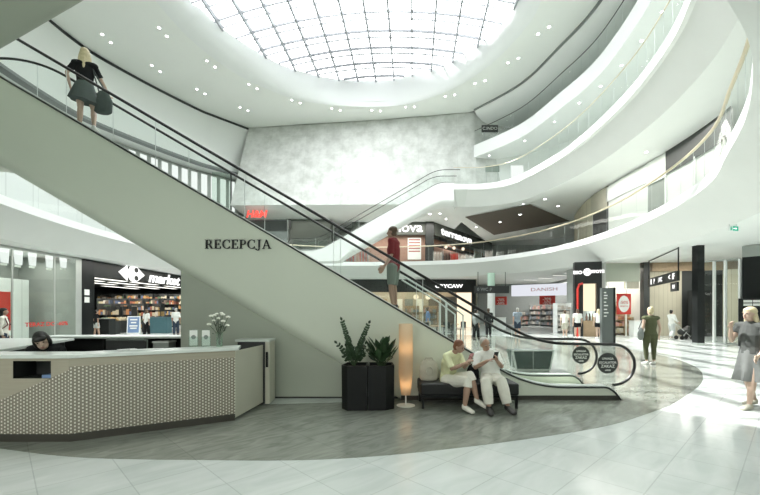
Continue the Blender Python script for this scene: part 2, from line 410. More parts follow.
def person(label, loc, face, h, J=None, wear=(), hair=('short', 'h_brown'), skin='skin', voxel=.011, look=(0, -1, 0),
           group=None, girth=1., handdir={}, face_parts=False, toes=None, heel=0., thumb={}):
    root = thing('person', label, 'person', loc, math.radians(face), group)
    J = J or stand(h); g = girth
    side = Vector((1, 0, 0))
    shs = (J['shL']-J['shR']); shs.normalize(); his = (J['hiL']-J['hiR']).normalized()
    lk = Vector(look).normalized(); upv = (J['hd']-J['nek']).normalized(); up = (upv-lk*upv.dot(lk)).normalized(); hs = up.cross(lk)*-1
    hs = lk.cross(up)*-1
    Rm = Matrix((hs, -lk, up)).transposed()     # columns: head left, head back, head up
    hc = J['hd']
    def torso(mb, e=0., lo=-.03, capn=True, hip=True, neck=True):
        dn = (J['pel']-J['wai']).normalized()
        P = [J['pel']+dn*(-lo)*h, J['pel'], J['wai'], J['che'], (J['shL']+J['shR'])/2*0.75+J['nek']*.25]
        R = [(.078*h*g+e, .058*h*g+e), (.092*h*g+e, .066*h*g+e), (.076*h*g+e, .056*h*g+e), (.093*h*g+e, .064*h*g+e), (.075*h*g+e, .042*h*g+e)]
        limb(mb, P, R, side=shs, seg=16)
        limb(mb, [J['shR'], J['nek']-upv*.035*h, J['shL']], [.030*h+e, .040*h*g+e, .030*h+e], side=(0, 1, 0), c0=True, c1=True)
    def arm(mb, s, f0=0., f1=2., e=0., flat=False):
        A = [J['sh'+s], J['sh'+s].lerp(J['el'+s], .5), J['el'+s], J['el'+s].lerp(J['wr'+s], .35), J['wr'+s]]
        r = [.031, .027, .0215, .0215, .0145]; t = [0, .5, 1, 1.35, 2]
        P, R = [], []
        for i in range(5):
            if t[i] <= f1: P.append(A[i]); R.append(r[i]*h*g+e)
            else:
                if t[i-1] < f1:
                    u = (f1-t[i-1])/(t[i]-t[i-1]); P.append(A[i-1].lerp(A[i], u)); R.append((r[i-1]+(r[i]-r[i-1])*u)*h*g+e*1.5)
                break
        limb(mb, P, R, c1=not flat, seg=10)
    def leg(mb, s, f1=2., e=0., flat=False, flare=0.):
        A = [J['hi'+s], J['hi'+s].lerp(J['kn'+s], .5), J['kn'+s], J['kn'+s].lerp(J['an'+s], .35), J['an'+s]]
        r = [.058, .048, .033, .034, .020]; t = [0, .5, 1, 1.35, 2]; P, R = [], []
        for i in range(5):
            if t[i] <= f1+1e-6: P.append(A[i]); R.append(r[i]*h*g+e+flare*t[i])
            else:
                if t[i-1] < f1:
                    u = (f1-t[i-1])/(t[i]-t[i-1]); P.append(A[i-1].lerp(A[i], u)); R.append((r[i-1]+(r[i]-r[i-1])*u)*h*g+e+flare*f1)
                break
        limb(mb, P, R, c1=not flat, seg=12)
    def foot(s):
        a = J['an'+s]
        if toes and s in toes: d = Vector(toes[s]).normalized()
        else: d = Vector((.12 if s == 'L' else -.12, -1, -.12-heel)).normalized()
        return a, d
    # body
    mb = MB(); torso(mb)
    limb(mb, [J['nek']-upv*.03*h, J['nek'], J['nek'].lerp(hc, .55)], [.036*h, .032*h, .031*h])
    mb.ball(hc+up*.012*h+lk*-.006*h, .0455*h, .057*h, .056*h, R=Rm, seg=16)
    mb.ball(hc-up*.026*h+lk*.014*h, .036*h, .040*h, .042*h, R=Rm, seg=16)
    limb(mb, [hc+up*.008*h+lk*.050*h, hc-up*.014*h+lk*.062*h], [.006*h, .0095*h], side=hs, seg=8)
    for q in (1, -1): mb.ball(hc+hs*q*.045*h-up*.004*h-lk*.004*h, .006*h, .012*h, .017*h, R=Rm, seg=8)
    for s, q in (('L', 1), ('R', -1)):
        arm(mb, s); leg(mb, s)
        a, d = foot(s)
        limb(mb, [a+Vector((0, 0, .01*h)), a-Vector((0, 0, .012*h))-d*.012*h, a+d*.05*h-Vector((0, 0, .018*h)), a+d*.10*h-Vector((0, 0, .022*h))], [.02*h, .022*h, (.024*h, .017*h), (.023*h, .010*h)], side=(1, 0, 0))
        fd = (J['wr'+s]-J['el'+s]).normalized()
        hdv = Vector(handdir.get(s, fd)); th = Vector(thumb.get(s, (0, -1, .15)))
        hand(mb, J['wr'+s], hdv, th, h, .55, mirror=(1 if s == 'R' else -1))
    link('body', fuse(mb, voxel, 3), M[skin], root)
    # face
    if face_parts:
        for q in (1, -1):
            e = MB(); e.ball(hc+hs*q*.019*h+up*.005*h+lk*.0500*h, .0062*h, .005*h, .0045*h, R=Rm, seg=8); e.build('eye', M['eye'], root, True)
            e = MB(); limb(e, [hc+hs*q*.010*h+up*.019*h+lk*.053*h, hc+hs*q*.029*h+up*.019*h+lk*.047*h], [.003*h, .0022*h], seg=6); e.build('eyebrow', M[hair[1]], root, True)
        e = MB(); limb(e, [hc-hs*.012*h-up*.036*h+lk*.0475*h, hc-up*.037*h+lk*.053*h, hc+hs*.012*h-up*.036*h+lk*.0475*h], [.003*h, .0045*h, .003*h], side=up, seg=6); e.build('mouth', M['lip'], root, True)
    # hair
    st, hm = hair[0], hair[1]; mb = MB()
    if st == 'thin':
        mb.ball(hc+up*.027*h-lk*.020*h, .048*h, .052*h, .045*h, R=Rm, seg=16); mb.ball(hc-up*.008*h-lk*.032*h, .047*h, .034*h, .042*h, R=Rm, seg=16)
    else:
        mb.ball(hc+up*.022*h-lk*.014*h, .050*h, .058*h, .053*h, R=Rm, seg=16); mb.ball(hc-up*.010*h-lk*.026*h, .047*h, .042*h, .052*h, R=Rm, seg=16)
    if st in ('long', 'bob', 'wavy'):
        n_ = {'long': .235, 'bob': .07, 'wavy': .15}[st]
        for q in (-1, -.5, 0, .5, 1):
            p0 = hc+hs*q*.036*h-lk*(.016+.020*(1-abs(q)))*h+up*.01*h; p1 = hc+hs*q*.047*h-lk*(.022+.022*(1-abs(q)))*h-up*.06*h; dn = Vector((0, 0, -1))
            p2 = p1-lk*.016*h+dn*n_*h*(.9+.2*random.random())+hs*q*.008*h
            limb(mb, [p0, p1, p1.lerp(p2, .5)-lk*.006*h, p2], [.020*h, .022*h, (.026 if st == 'wavy' else .021)*h, .010*h], side=hs, seg=8)
        mb.ball(hc+up*.036*h+lk*.012*h, .043*h, .036*h, .028*h, R=Rm, seg=12)
    if st == 'bowl':
        mb.ball(hc+up*.030*h+lk*.030*h, .046*h, .026*h, .026*h, R=Rm, seg=12)
        for q in (1, -1): mb.ball(hc+hs*q*.046*h-lk*.008*h-up*.012*h, .014*h, .030*h, .045*h, R=Rm, seg=10)
    if st == 'bun':
        mb.ball(hc+up*.055*h-lk*.045*h, .026*h)
    if st == 'pony':
        p = hc+up*.02*h-lk*.06*h; limb(mb, [p, p-lk*.03*h-up*.03*h, p-lk*.025*h-up*.12*h], [.018*h, .02*h, .007*h], seg=8)
    link('hair', fuse(mb, max(.008, voxel), 2), M[hm], root)
    # clothes
    for w in wear:
        kind, m = w[0], M[w[1]]; mb = MB()
        if kind == 'top':
            torso(mb, .012*h+.002, lo=w[3] if len(w) > 3 else -.05)
            for s in 'LR': arm(mb, s, 0, w[2], .009*h, flat=True)
            link('shirt', fuse(mb, voxel, 3), m, root)
        elif kind == 'trousers':
            dn = (J['wai']-J['pel']).normalized()
            limb(mb, [J['pel'].lerp((J['hiL']+J['hiR'])/2, .9), J['pel'], J['pel']+dn*.055*h], [(.093*h*g, .068*h*g), (.103*h*g, .077*h*g), (.091*h*g, .068*h*g)], side=his, c1=False, seg=16)
            for s in 'LR': leg(mb, s, w[2], .010*h, True, flare=(w[3] if len(w) > 3 else 0.)*h)
            link('shorts' if w[2] < 1 else 'trousers', fuse(mb, voxel, 3), m, root)
        elif kind == 'skirt':                   # hem height, hem half widths, hem shift, pleats
            hz, rx, ry, sh, pl = w[2:7]; top = J['wai']; rows = []; seg = 40
            for i in range(9):
                u = i/8; p = Vector((top.x+sh[0]*h*u, top.y+sh[1]*h*u, top.z+(hz*h-top.z)*u))
                wd = (.082+(rx-.082)*u**.8)*h*g; wy = (.064+(ry-.064)*u**.8)*h*g
                if u < .35: wd = max(wd, .105*h*g*min(1, .75+u)); wy = max(wy, .082*h*g*min(1, .75+u))
                rows.append([p+Vector((math.cos(2*PI*k/seg)*wd*(1+pl*u*math.sin(k*PI*2/5)), math.sin(2*PI*k/seg)*wy*(1+pl*u*math.sin(k*PI*2/5)), (w[7]*h*math.cos(2*PI*k/seg)*u if len(w) > 7 else 0))) for k in range(seg)])
            mb.rows(rows, closed=True, cap=True)
            mb.build('skirt', m, root, True)
        elif kind == 'shoes':
            for s in 'LR':
                mb = MB(); a, d = foot(s)
                limb(mb, [a-Vector((0, 0, .006*h))-d*.008*h, a-Vector((0, 0, .020*h))-d*.012*h, a+d*.05*h-Vector((0, 0, .022*h)), a+d*.105*h-Vector((0, 0, .025*h))], [.026*h, .029*h, (.034*h, .025*h), (.031*h, .017*h)], side=(1, 0, 0))
                link('shoe', fuse(mb, voxel, 2), m, root)
        elif kind == 'backpack':
            c = J['che']+Vector((0, .10, -.02))*h
            limb(mb, [c+Vector((0, .0, -.12))*h, c+Vector((0, .012, -.03))*h, c+Vector((0, 0, .07))*h], [(.075*h, .045*h), (.085*h, .055*h), (.065*h, .035*h)], side=(1, 0, 0), seg=14)
            for q in (-1, 1): mb.tube([J['sh'+('L' if q > 0 else 'R')]*.75+J['nek']*.25+Vector((0, .05, .02))*h, J['sh'+('L' if q > 0 else 'R')]*.75+J['nek']*.25+Vector((0, -.045, .0))*h, J['che']+Vector((q*.07, -.08, -.03))*h, J['che']+Vector((q*.09, .02, -.12))*h], .011*h, 6)
            link('backpack', fuse(mb, voxel, 2), m, root)
        elif kind == 'belt':
            pass
    return root
# ------------------------------------------------------------------ the building
NS = 14
Z1, Z2, Z3, ZC = 5.5, 10.3, 15.0, 18.0
RING1 = [(4.66,5.12),(6.65,7.15),(8.18,9.34),(9.69,11.76),(10.77,15.0),(11.5,19.6),(11.2,24.2),(9.7,28.0),(7.0,31.0),(3.3,32.5),(-2.9,33),
         (-8,31.3),(-11.8,27.5),(-13.8,21.5),(-13.1,13.7),(-10.7,8.7),(-6.5,5.0),(-1.5,3.4),(2.2,3.75)]     # anticlockwise, from the near right
RING2 = [(4.6,5.6),(7.0,8.4),(8.66,11.27),(9.45,13.6),(9.95,16.2),(10.15,20.0),(9.8,23.2),(8.84,26.4),(7.2,27.6),(5.15,27.65)]
RING3 = [(6.5,7.0),(8.9,10.0),(10.2,12.8),(11.0,16.2),(11.5,19.0),(11.65,21.8),(11.2,24.6),(10.2,28.8),(7.7,32.6)]
C1 = catmull(RING1, NS); C2 = catmull(RING2, NS, False); C3 = catmull(RING3, NS, False)

# floor
mb = MB(); mb.face([(-40,-20,0),(45,-20,0),(45,60,0),(-40,60,0)]); struct(mb.build('floor', M['floor']))
mb = MB(); IN_ = catmull([(-6.6,5.35),(-3.74,4.19),(-1.8,3.97),(0,4.08),(2.479,4.92),(3.85,5.73),(5.07,6.69),(6.95,8.55),(8.5,10.83),(9.4,13.8),(9.2,18),(6.5,23),(0,25.5),(-7,23.5),(-11,18),(-11.8,13),(-9.6,8.2)], 10)
mb.prism([(p.x, p.y) for p in IN_], .0005, .003)
o = struct(mb.build('floor_inlay', M['inlay']))

def gallery(C, closed, z, zf, lip, off_f, off_s, zs, name, far=16., m_f='fascia', m_s='soffit'):
    # edge lip, sloping fascia, soffit and walking surface of one gallery (outside is to the right of the direction of travel)
    O0 = C; O1 = offset(C, off_f, closed); O2 = offset(C, off_s, closed)
    ctr = Vector((-1, 18.5, 0)); O3 = [p+(p-ctr).normalized()*far for p in O2]
    mb = MB(); mb.rows([lift(O0, z), lift(O0, z-lip)], closed); mb.rows([lift(O0, z), lift(offset(C, .22, closed), z)], closed)
    struct(mb.build('trim_%s' % name, M['bright'], smooth=True, weld=True))
    mb = MB(); mb.rows([lift(O0, z-lip), lift(offset(C, off_f*.15, closed), z-lip*1.05), lift(O1, zf)], closed); struct(mb.build('wall_fascia_%s' % name, M[m_f], smooth=True, weld=True))
    mb = MB(); mb.rows([lift(O1, zf), lift(O2, zs), lift(O3, zs)], closed); struct(mb.build('ceiling_%s' % name, M[m_s], smooth=True, weld=True))
    mb = MB(); mb.rows([lift(offset(C, .2, closed), z-.01), lift(O2, z-.01), lift(O3, z-.01)], closed); struct(mb.build('floor_%s' % name, M['floor'], weld=True))
gallery(C1, True, Z1, 4.25, .32, 1.15, 2.2, 4.25, 'first')
gallery(C2, False, Z2, 8.95, .40, .95, 3.4, 9.35, 'second')
gallery(C3, False, Z3, 14.05, .95, .06, 1.2, 14.05, 'third')
# end of the second gallery where the far escalator lands
mb = MB(); mb.face([(5.15,27.65,Z2-.4),(5.15,29.5,Z2-.4),(5.55,29.5,8.95),(5.55,28.55,8.95)]); mb.face([(5.15,27.65,Z2),(5.15,29.5,Z2),(5.15,29.5,Z2-.4),(5.15,27.65,Z2-.4)])
mb.face([(5.15,27.65,Z2-.4),(5.55,28.55,8.95),(6.1,28.55,8.95),(6.1,27.62,Z2-.4)])
struct(mb.build('trim_landing', M['white']))

def balustrade(C, closed, z, hgt, label, m_rail, off=.10, step=6, rr=.03, clear=None):
    root = thing('glass_balustrade', label, 'balustrade', (C[0].x, C[0].y, z))
    B = offset(C, off, closed); n = len(B)
    idx = list(range(0, n if closed else n-step, step)); rail = []
    for i in idx:
        P = [B[(i+j) % n] for j in range(step+1)]
        q = MB(); q.rows([lift(P, z), lift(P, z+hgt)]); q.rows([lift([p for p in P], z), lift([p+Vector((0, 0, 0)) for p in P], z)]) if False else None
        o = q.build('pane', M['glass'], root, True, world=True)
        p = P[0]; q = MB(); q.tube([(p.x, p.y, z-.02), (p.x, p.y, z+hgt-.02)], .005, 5); q.build('joint', M['alu'], root, world=True)
    q = MB(); q.tube(lift(B, z+hgt+.02), rr, 8, closed); q.build('handrail', M[m_rail], root, True, world=True)
    return root
# the near left stretch of the first floor ring is left open for the main escalator
k0 = 0; n1 = len(C1)
openi = [i for i, p in enumerate(C1) if p.x < -7 and 6.2 < p.y < 9.0]
B1 = C1[:min(openi)+1]
balustrade(B1, False, Z1, 1.2, 'glass balustrade with tan handrail along the first floor gallery, lowest of the curved balustrades', 'tanrail', .06, 4, .045)
balustrade(C2, False, Z2, 1.15, 'glass balustrade with thin tan handrail along the middle gallery on the right', 'tanrail', .10, 4, .022)
balustrade(C3, False, Z3, 1.2, 'glass balustrade with thin black handrail along the topmost gallery', 'dark', .10, 4, .022)

# ------------------------------------------------------------------ main ceiling with the cove and the skylight
SC = Vector((-1.5, 19.5, 0)); AX = Vector((.083, .9965, 0)).normalized(); AN = Vector((AX.y, -AX.x, 0))
def vault(p): xr = (Vector((p[0], p[1], 0))-SC).dot(AN); return 20.2-1.5*(xr/9.5)**2
INpx = [(190,0),(200,8),(227,31.6),(264,55),(290.5,68),(335,78.5),(380,80),(406,76),(440.5,67),(459,56.6),(482.6,42),(504,21),(517,1)]
INN = []
for x, y in INpx:
    z = 19.5
    for _ in range(12): p = gr(x, y, z); z = vault(p)
    INN.append((p.x, p.y))
INN = INN[::-1]+[(-10.6,16.5),(-8.8,11.6),(-5.4,8.3),(-1.5,7.1),(2.6,8.3),(6.0,11.8),(7.7,16.5)]
OUT = [(8.6,21.1),(8.55,23.1),(7.5,26.5),(5.6,29.4),(2.7,31.6),(0,32.2),(-3.8,31.95),(-6.8,31),(-9.5,28.5),(-10.95,26),(-11.75,23.3),(-12,19.5),(-11.4,15),(-9.3,10.4),(-5.8,7.2),(-1.5,6.1),(3.2,7.4),(6.6,11),(8.2,15.5)]
WL = [(-16.4,9),(-18.0,14.5),(-18.6,19),(-18.7,22.6),(-18.4,25.1),(-17.5,27.4),(-16.3,29.9),(-14.8,32.6),(-14,33.6),(-11.9,36.0)]
CW = [(-11.9,36.0),(-7.3,35.3),(0,34.4),(3.3,33.8),(7.7,33.1)]
OC = [Vector((p[0], p[1], 0)) for p in WL+CW[1:]]+[p for p in C3[::-1]]+[Vector((p[0], p[1], 0)) for p in ((8,-14),(-16,-14))]
INc, OUTc = catmull(INN, 10), catmull(OUT, 10)
NA = 240; A = [2*PI*k/NA for k in range(NA)]
ri = [ray_hit(INc, SC, a) for a in A]; ro = [ray_hit(OUTc, SC, a) for a in A]; rc = [ray_hit(OC, SC, a) for a in A]
mb = MB(); mb.rows([[Vector((a.x, a.y, ZC)) for a in ro], [Vector((a.x, a.y, ZC)) for a in rc]], True)
struct(mb.build('ceiling', M['ceil']))
mb = MB(); rows = []
for u in (0, .12, .3, .55, .8, 1):
    rows.append([Vector((o_.x+(i_.x-o_.x)*math.sin(u*PI/2), o_.y+(i_.y-o_.y)*math.sin(u*PI/2), ZC+(vault(i_)-ZC)*(1-math.cos(u*PI/2)))) for i_, o_ in zip(ri, ro)])
mb.rows(rows, True); struct(mb.build('ceiling_cove', M['bright'], smooth=True, weld=True))
win = bpy.data.objects.new('window_1', None); COL.objects.link(win); win.location = (SC.x, SC.y, 19); struct(win)
rim = [Vector((p.x, p.y, vault(p)+.02)) for p in ri]
mb = MB(); rows = [[Vector((SC.x+(p.x-SC.x)*u, SC.y+(p.y-SC.y)*u, 0)) for p in ri] for u in (.02, .25, .5, .75, 1.0)]
rows = [[Vector((p.x, p.y, vault(p)+.14)) for p in r] for r in rows]
mb.rows(rows, True); mb.build('glass', M['sky_glass'], win, True, world=True)
M['mull'] = pm('skylight_bar_paint', (.40, .41, .44), .5, var=.03)
M['purl'] = pm('skylight_purlin_paint', (.55, .56, .58), .5, var=.03)
def clip_line(p, d):
    a = 1e9; b = -1e9; hits = []
    n = len(ri)
    for i in range(n):
        q0, q1 = ri[i], ri[(i+1) % n]; e = q1-q0; den = d.x*e.y-d.y*e.x
        if abs(den) < 1e-9: continue
        w = q0-p; t = (w.x*e.y-w.y*e.x)/den; u = (w.x*d.y-w.y*d.x)/den
        if 0 <= u < 1: hits.append(t)
    return (min(hits), max(hits)) if len(hits) >= 2 else None
def beam(p, d, w, dep, name, m, top=.10):
    h = clip_line(p, d)
    if not h or h[1]-h[0] < .4: return
    n = Vector((-d.y, d.x, 0))*w/2; N = 14; rows = []
    for i in range(N+1):
        q = p+d*(h[0]+(h[1]-h[0])*i/N); zt = vault(q)+top
        rows.append([Vector((q.x, q.y, zt))+n, Vector((q.x, q.y, zt))-n, Vector((q.x, q.y, zt-dep))-n, Vector((q.x, q.y, zt-dep))+n])
    mb = MB(); mb.rows(rows, True, True); mb.build(name, m, win, world=True)
for k in range(-7, 8): beam(SC+AN*(k*1.46+.12), AX, .12, .28, 'mullion', M['mull'])
for k in range(-8, 9):
    beam(SC+AX*(k*1.72+.3), AN, .085, .16, 'crossbar', M['mull'])
    beam(SC+AX*(k*1.72+.3+.62), AN, .06, .10, 'purlin', M['purl'], .06)

# wall on the left, the shadow gaps, the concrete wall
WLc = catmull(WL, 10, False)
mb = MB(); mb.rows([lift(WLc, 13.66), lift(WLc, 17.80)]); struct(mb.build('wall_left', M['white'], smooth=True))
ctr = Vector((-1.5, 19.5, 0))
mb = MB(); mb.rows([lift(WLc, 13.66), lift([p+(p-ctr).normalized()*9 for p in WLc], 13.66)]); struct(mb.build('ceiling_left', M['soffit']))
mb = MB(); mb.rows([lift(WLc, 13.68), lift(WLc, 13.50), lift(offset(WLc, -.5, False), 13.5)]); struct(mb.build('trim_wall_left', M['midgrey']))
mb = MB(); mb.rows([lift(offset(WLc, .02, False), 17.99), lift(offset(WLc, .02, False), 17.80), lift(offset(WLc, -.4, False), 17.80)]); struct(mb.build('trim_gap_left', M['charcoal']))  # charcoal strip colours in the shade of the gap above the wall
mb = MB(); mb.rows([lift(C3, 18.0), lift(C3, 17.90), lift(offset(C3, .3, False), 17.90)]); struct(mb.build('trim_gap_right', M['midgrey']))  # grey strip stands for the shade in the gap at the ceiling edge
mb = MB(); mb.rows([lift(offset(C3, .12, False), 17.93), lift(offset(C3, .30, False), 17.62), lift(offset(C3, 1.6, False), 17.0), lift(offset(C3, 3.4, False), 16.9), lift(offset(C3, 16, False), 16.9)]); struct(mb.build('ceiling_top_gallery', M['fascia'], smooth=True))
mb = MB(); cb = catmull([(-12.1,32.1),(-6,32.0),(1,31.9),(8.0,32.3)], 12, False); ct = catmull([(-11.9,36.0),(-6.5,35.3),(1,34.3),(7.8,33.1)], 12, False)
mb.rows([lift(cb, 9.98), [a.lerp(b, .5)+Vector((0, 0, 14)) for a, b in zip(cb, ct)], lift(ct, 18.0)]); struct(mb.build('wall_concrete', M['concrete']))
mb = MB(); mb.rows([lift(cb, 9.98), [p+Vector((-.3, 14, 9.98)) for p in cb]]); struct(mb.build('ceiling_far', M['soffit']))
mb = MB(); mb.face([gr(465,217,9.30), gr(530,204.5,9.30), gr(570,221,9.30), gr(494,235,9.30)]); mb.off(Vector((0, 0, 0))); struct(mb.build('ceiling_corridor', M['brownceil']))
# wall at the right behind the top gallery and behind the concrete end
mb = MB(); mb.rows([lift(offset(C3, 5.5, False), Z3), lift(offset(C3, 5.5, False), 17)]); struct(mb.build('wall_top_gallery', M['soffit']))
mb = MB(); mb.rows([lift(offset(C2, 6.0, False), Z2), lift(offset(C2, 6.0, False), 14.05)]); struct(mb.build('wall_middle_gallery', M['soffit']))
mb = MB(); mb.face([(7.7,32.35,10),(7.7,33.1,18),(24,36,18),(24,36,10)]); struct(mb.build('wall_far', M['concrete']))
# building shell
for nm, a, b in (('wall_north', (-30,-14.5), (36,-14.5)), ('wall_east', (36,-14.5), (36,56)), ('wall_south', (36,56), (-30,56)), ('wall_west', (-30,56), (-30,-14.5))):
    mb = MB(); mb.obox(a, b, .2, 0, 18.4); struct(mb.build(nm, M['white']))
mb = MB(); mb.rows([lift([Vector((p[0], p[1], 0)) for p in ((-30,-14.5),(-30,56))], 18.3), lift([Vector((p[0], p[1], 0)) for p in ((-14,-14.5),(-18.7,22))], 18.3)]); mb.face([(-30,56,18.3),(36,56,18.3),(36,34,18.3),(-30,34,18.3)]); struct(mb.build('roof', M['white']))
mb = MB(); mb.rows([[Vector((a.x, a.y, 18.45)) for a in ro], [Vector((SC.x+38*math.cos(k), SC.y+38*math.sin(k), 18.45)) for k in A]], True); struct(mb.build('roof', M['white']))

# lit white panels of the floor below the left wall, with the glass corner
WP = offset(WLc, -1.6, False)
root = thing('panelled_shopfront', 'row of tall white lit panels under the white curved wall, behind the long escalator', 'shopfront', (WP[40].x, WP[40].y, 9.3))
acc = 0; i0 = 25
L = WP[i0:]; seglen = [0]
for a, b in zip(L[:-1], L[1:]): seglen.append(seglen[-1]+(b-a).length)
def alongL(s):
    for k in range(len(L)-1):
        if seglen[k+1] >= s: return L[k].lerp(L[k+1], (s-seglen[k])/(seglen[k+1]-seglen[k]))
    return L[-1]
mb = MB(); mb.rows([lift(offset(L, -.25, False), 9.0), lift(offset(L, -.25, False), 13.6)]); mb.build('backing', M['greyshop'], root, world=True)
s = 0
while s < seglen[-1]-.8:
    a, b = alongL(s), alongL(s+.50)
    mb = MB(); mb.obox((a.x, a.y), (b.x, b.y), .06, 9.3, 13.3); mb.build('lit_panel', M['litpanel'], root, world=True); s += .86
# glass return at the end of that row
p0 = at(231, 172, 33.2); p1 = at(231, 204, 33.2)
root = thing('glass_screen', 'tall clear glass screen at the left end of the concrete wall', 'glass screen', (p0.x, p0.y, Z1))
mb = MB(); mb.box((p0.x-.05, p0.y-.05, Z1), (p0.x+.05, p0.y+.05, p0.z)); mb.build('post', M['charcoal'], root, world=True)
mb = MB(); mb.box((p0.x-1.6, p0.y-.01, Z1), (p0.x-.05, p0.y+.01, p0.z)); mb.build('pane', M['green_glass'], root, world=True)
# left first floor: panelled wall behind the gallery
q = [p for p in offset(C1, 3.2) if p.x < -9 and 8 < p.y < 33]
mb = MB(); mb.rows([lift(q, Z1), lift(q, 9.2)]); struct(mb.build('wall_gallery_left', M['whitepanel']))

# paired downlights in the main ceiling
LAB = {}
pairs = [(106.6,38.5),(163,32),(156,68.5),(211,64),(201,91.5),(253,86.5),(244,109),(296,101.5),(336,109.4),(376,110.6),(410,107),(450,95.5),(480,82),(513,60.5),(543.5,30.5)]
names = ['above the woman on the escalator', 'beside the cove, leftmost', 'near the curved wall', 'beside the cove, second from the left', 'near the curved wall above the concrete',
         'beside the cove, third from the left', 'just above the left end of the concrete wall', 'beside the cove, fourth from the left', 'left of the middle above the concrete wall', 'at the middle above the concrete wall',
         'right of the middle above the concrete wall', 'above the black handrail end', 'second along the right ceiling edge', 'third along the right ceiling edge', 'topmost along the right ceiling edge']
proto = None
for (x, y), nm in zip(pairs, names):
    p = gr(x, y, ZC-.012)
    if proto is None:
        proto = thing('twin_downlight', '', 'ceiling light', (p.x, p.y, p.z), .5)
        for sx in (-.36, .36):
            mb = MB(); mb.lathe([(.11, .01), (.11, -.012), (.085, -.012), (.085, .004)], (sx, 0, 0), 16); r = mb.build('trim_ring', M['bright'], proto)
            mb = MB(); mb.lathe([(.083, .004), (.083, -.004)], (sx, 0, 0), 16); mb.build('lamp', M['lampwarm'], r)
        d = proto
    else: d = copy_tree(proto); d.location = p
    v = Vector((p.x, p.y, 0))-SC; d.rotation_euler.z = math.atan2(v.y, v.x)+PI/2+.25
    tag(d, 'twin white ceiling downlight '+nm, 'ceiling light', 'twin downlights in the main ceiling')
# small single downlights under the galleries, seen from below
spots = [('middle gallery soffit', z, x, y) for z, x, y in ()]
def gallery_spots(C, closed, off, z, cond, grp, lab, every):
    B = offset(C, off, closed); pr = None; k = 0; pts = [p for i, p in enumerate(B) if i % every == 0 and cond(p)]
    for p in pts:
        k += 1
        if pr is None:
            pr = thing('downlight', '', 'ceiling light', (p.x, p.y, z))
            mb = MB(); mb.lathe([(.09, .0), (.09, -.01), (.07, -.01), (.07, -.004)], seg=14); r = mb.build('trim_ring', M['bright'], pr)
            mb = MB(); mb.lathe([(.068, -.002), (.068, -.007)], seg=14); mb.build('lamp', M['lampwarm'], pr); d = pr
        else: d = copy_tree(pr); d.location = (p.x, p.y, z)
        tag(d, lab, 'ceiling light', grp)
gallery_spots(C3, False, .75, 14.045, lambda p: p.y > 15, 'downlights under the topmost gallery', 'small round downlight in the beige soffit below the topmost white band', 9)
gallery_spots(C2, False, 2.9, 9.24, lambda p: p.y > 13, 'downlights under the middle gallery', 'small round downlight in the white soffit above the first floor shops', 34)
# lights along the far first floor ceiling
pr = None
for x, y in [(385,217),(394,218),(430,214),(440,213.5),(446,219),(463,221),(476,227),(490,206),(505,203),(545,199),(558,206),(520,214.5),(500,222),(411,209),(424,207)]:
    p = gr(x, y, 9.965 if x < 470 else 9.28)
    if pr is None:
        pr = thing('downlight', '', 'ceiling light', p)
        mb = MB(); mb.lathe([(.14, .0), (.14, -.012), (.11, -.012), (.11, -.004)], seg=14); mb.build('trim_ring', M['bright'], pr)
        mb = MB(); mb.lathe([(.108, -.002), (.108, -.008)], seg=14); mb.build('lamp', M['lampwarm'], pr); d = pr
    else: d = copy_tree(pr); d.location = p
    tag(d, 'small round downlight in the grey ceiling before the white lettered shop signs', 'ceiling light', 'downlights of the far first floor')
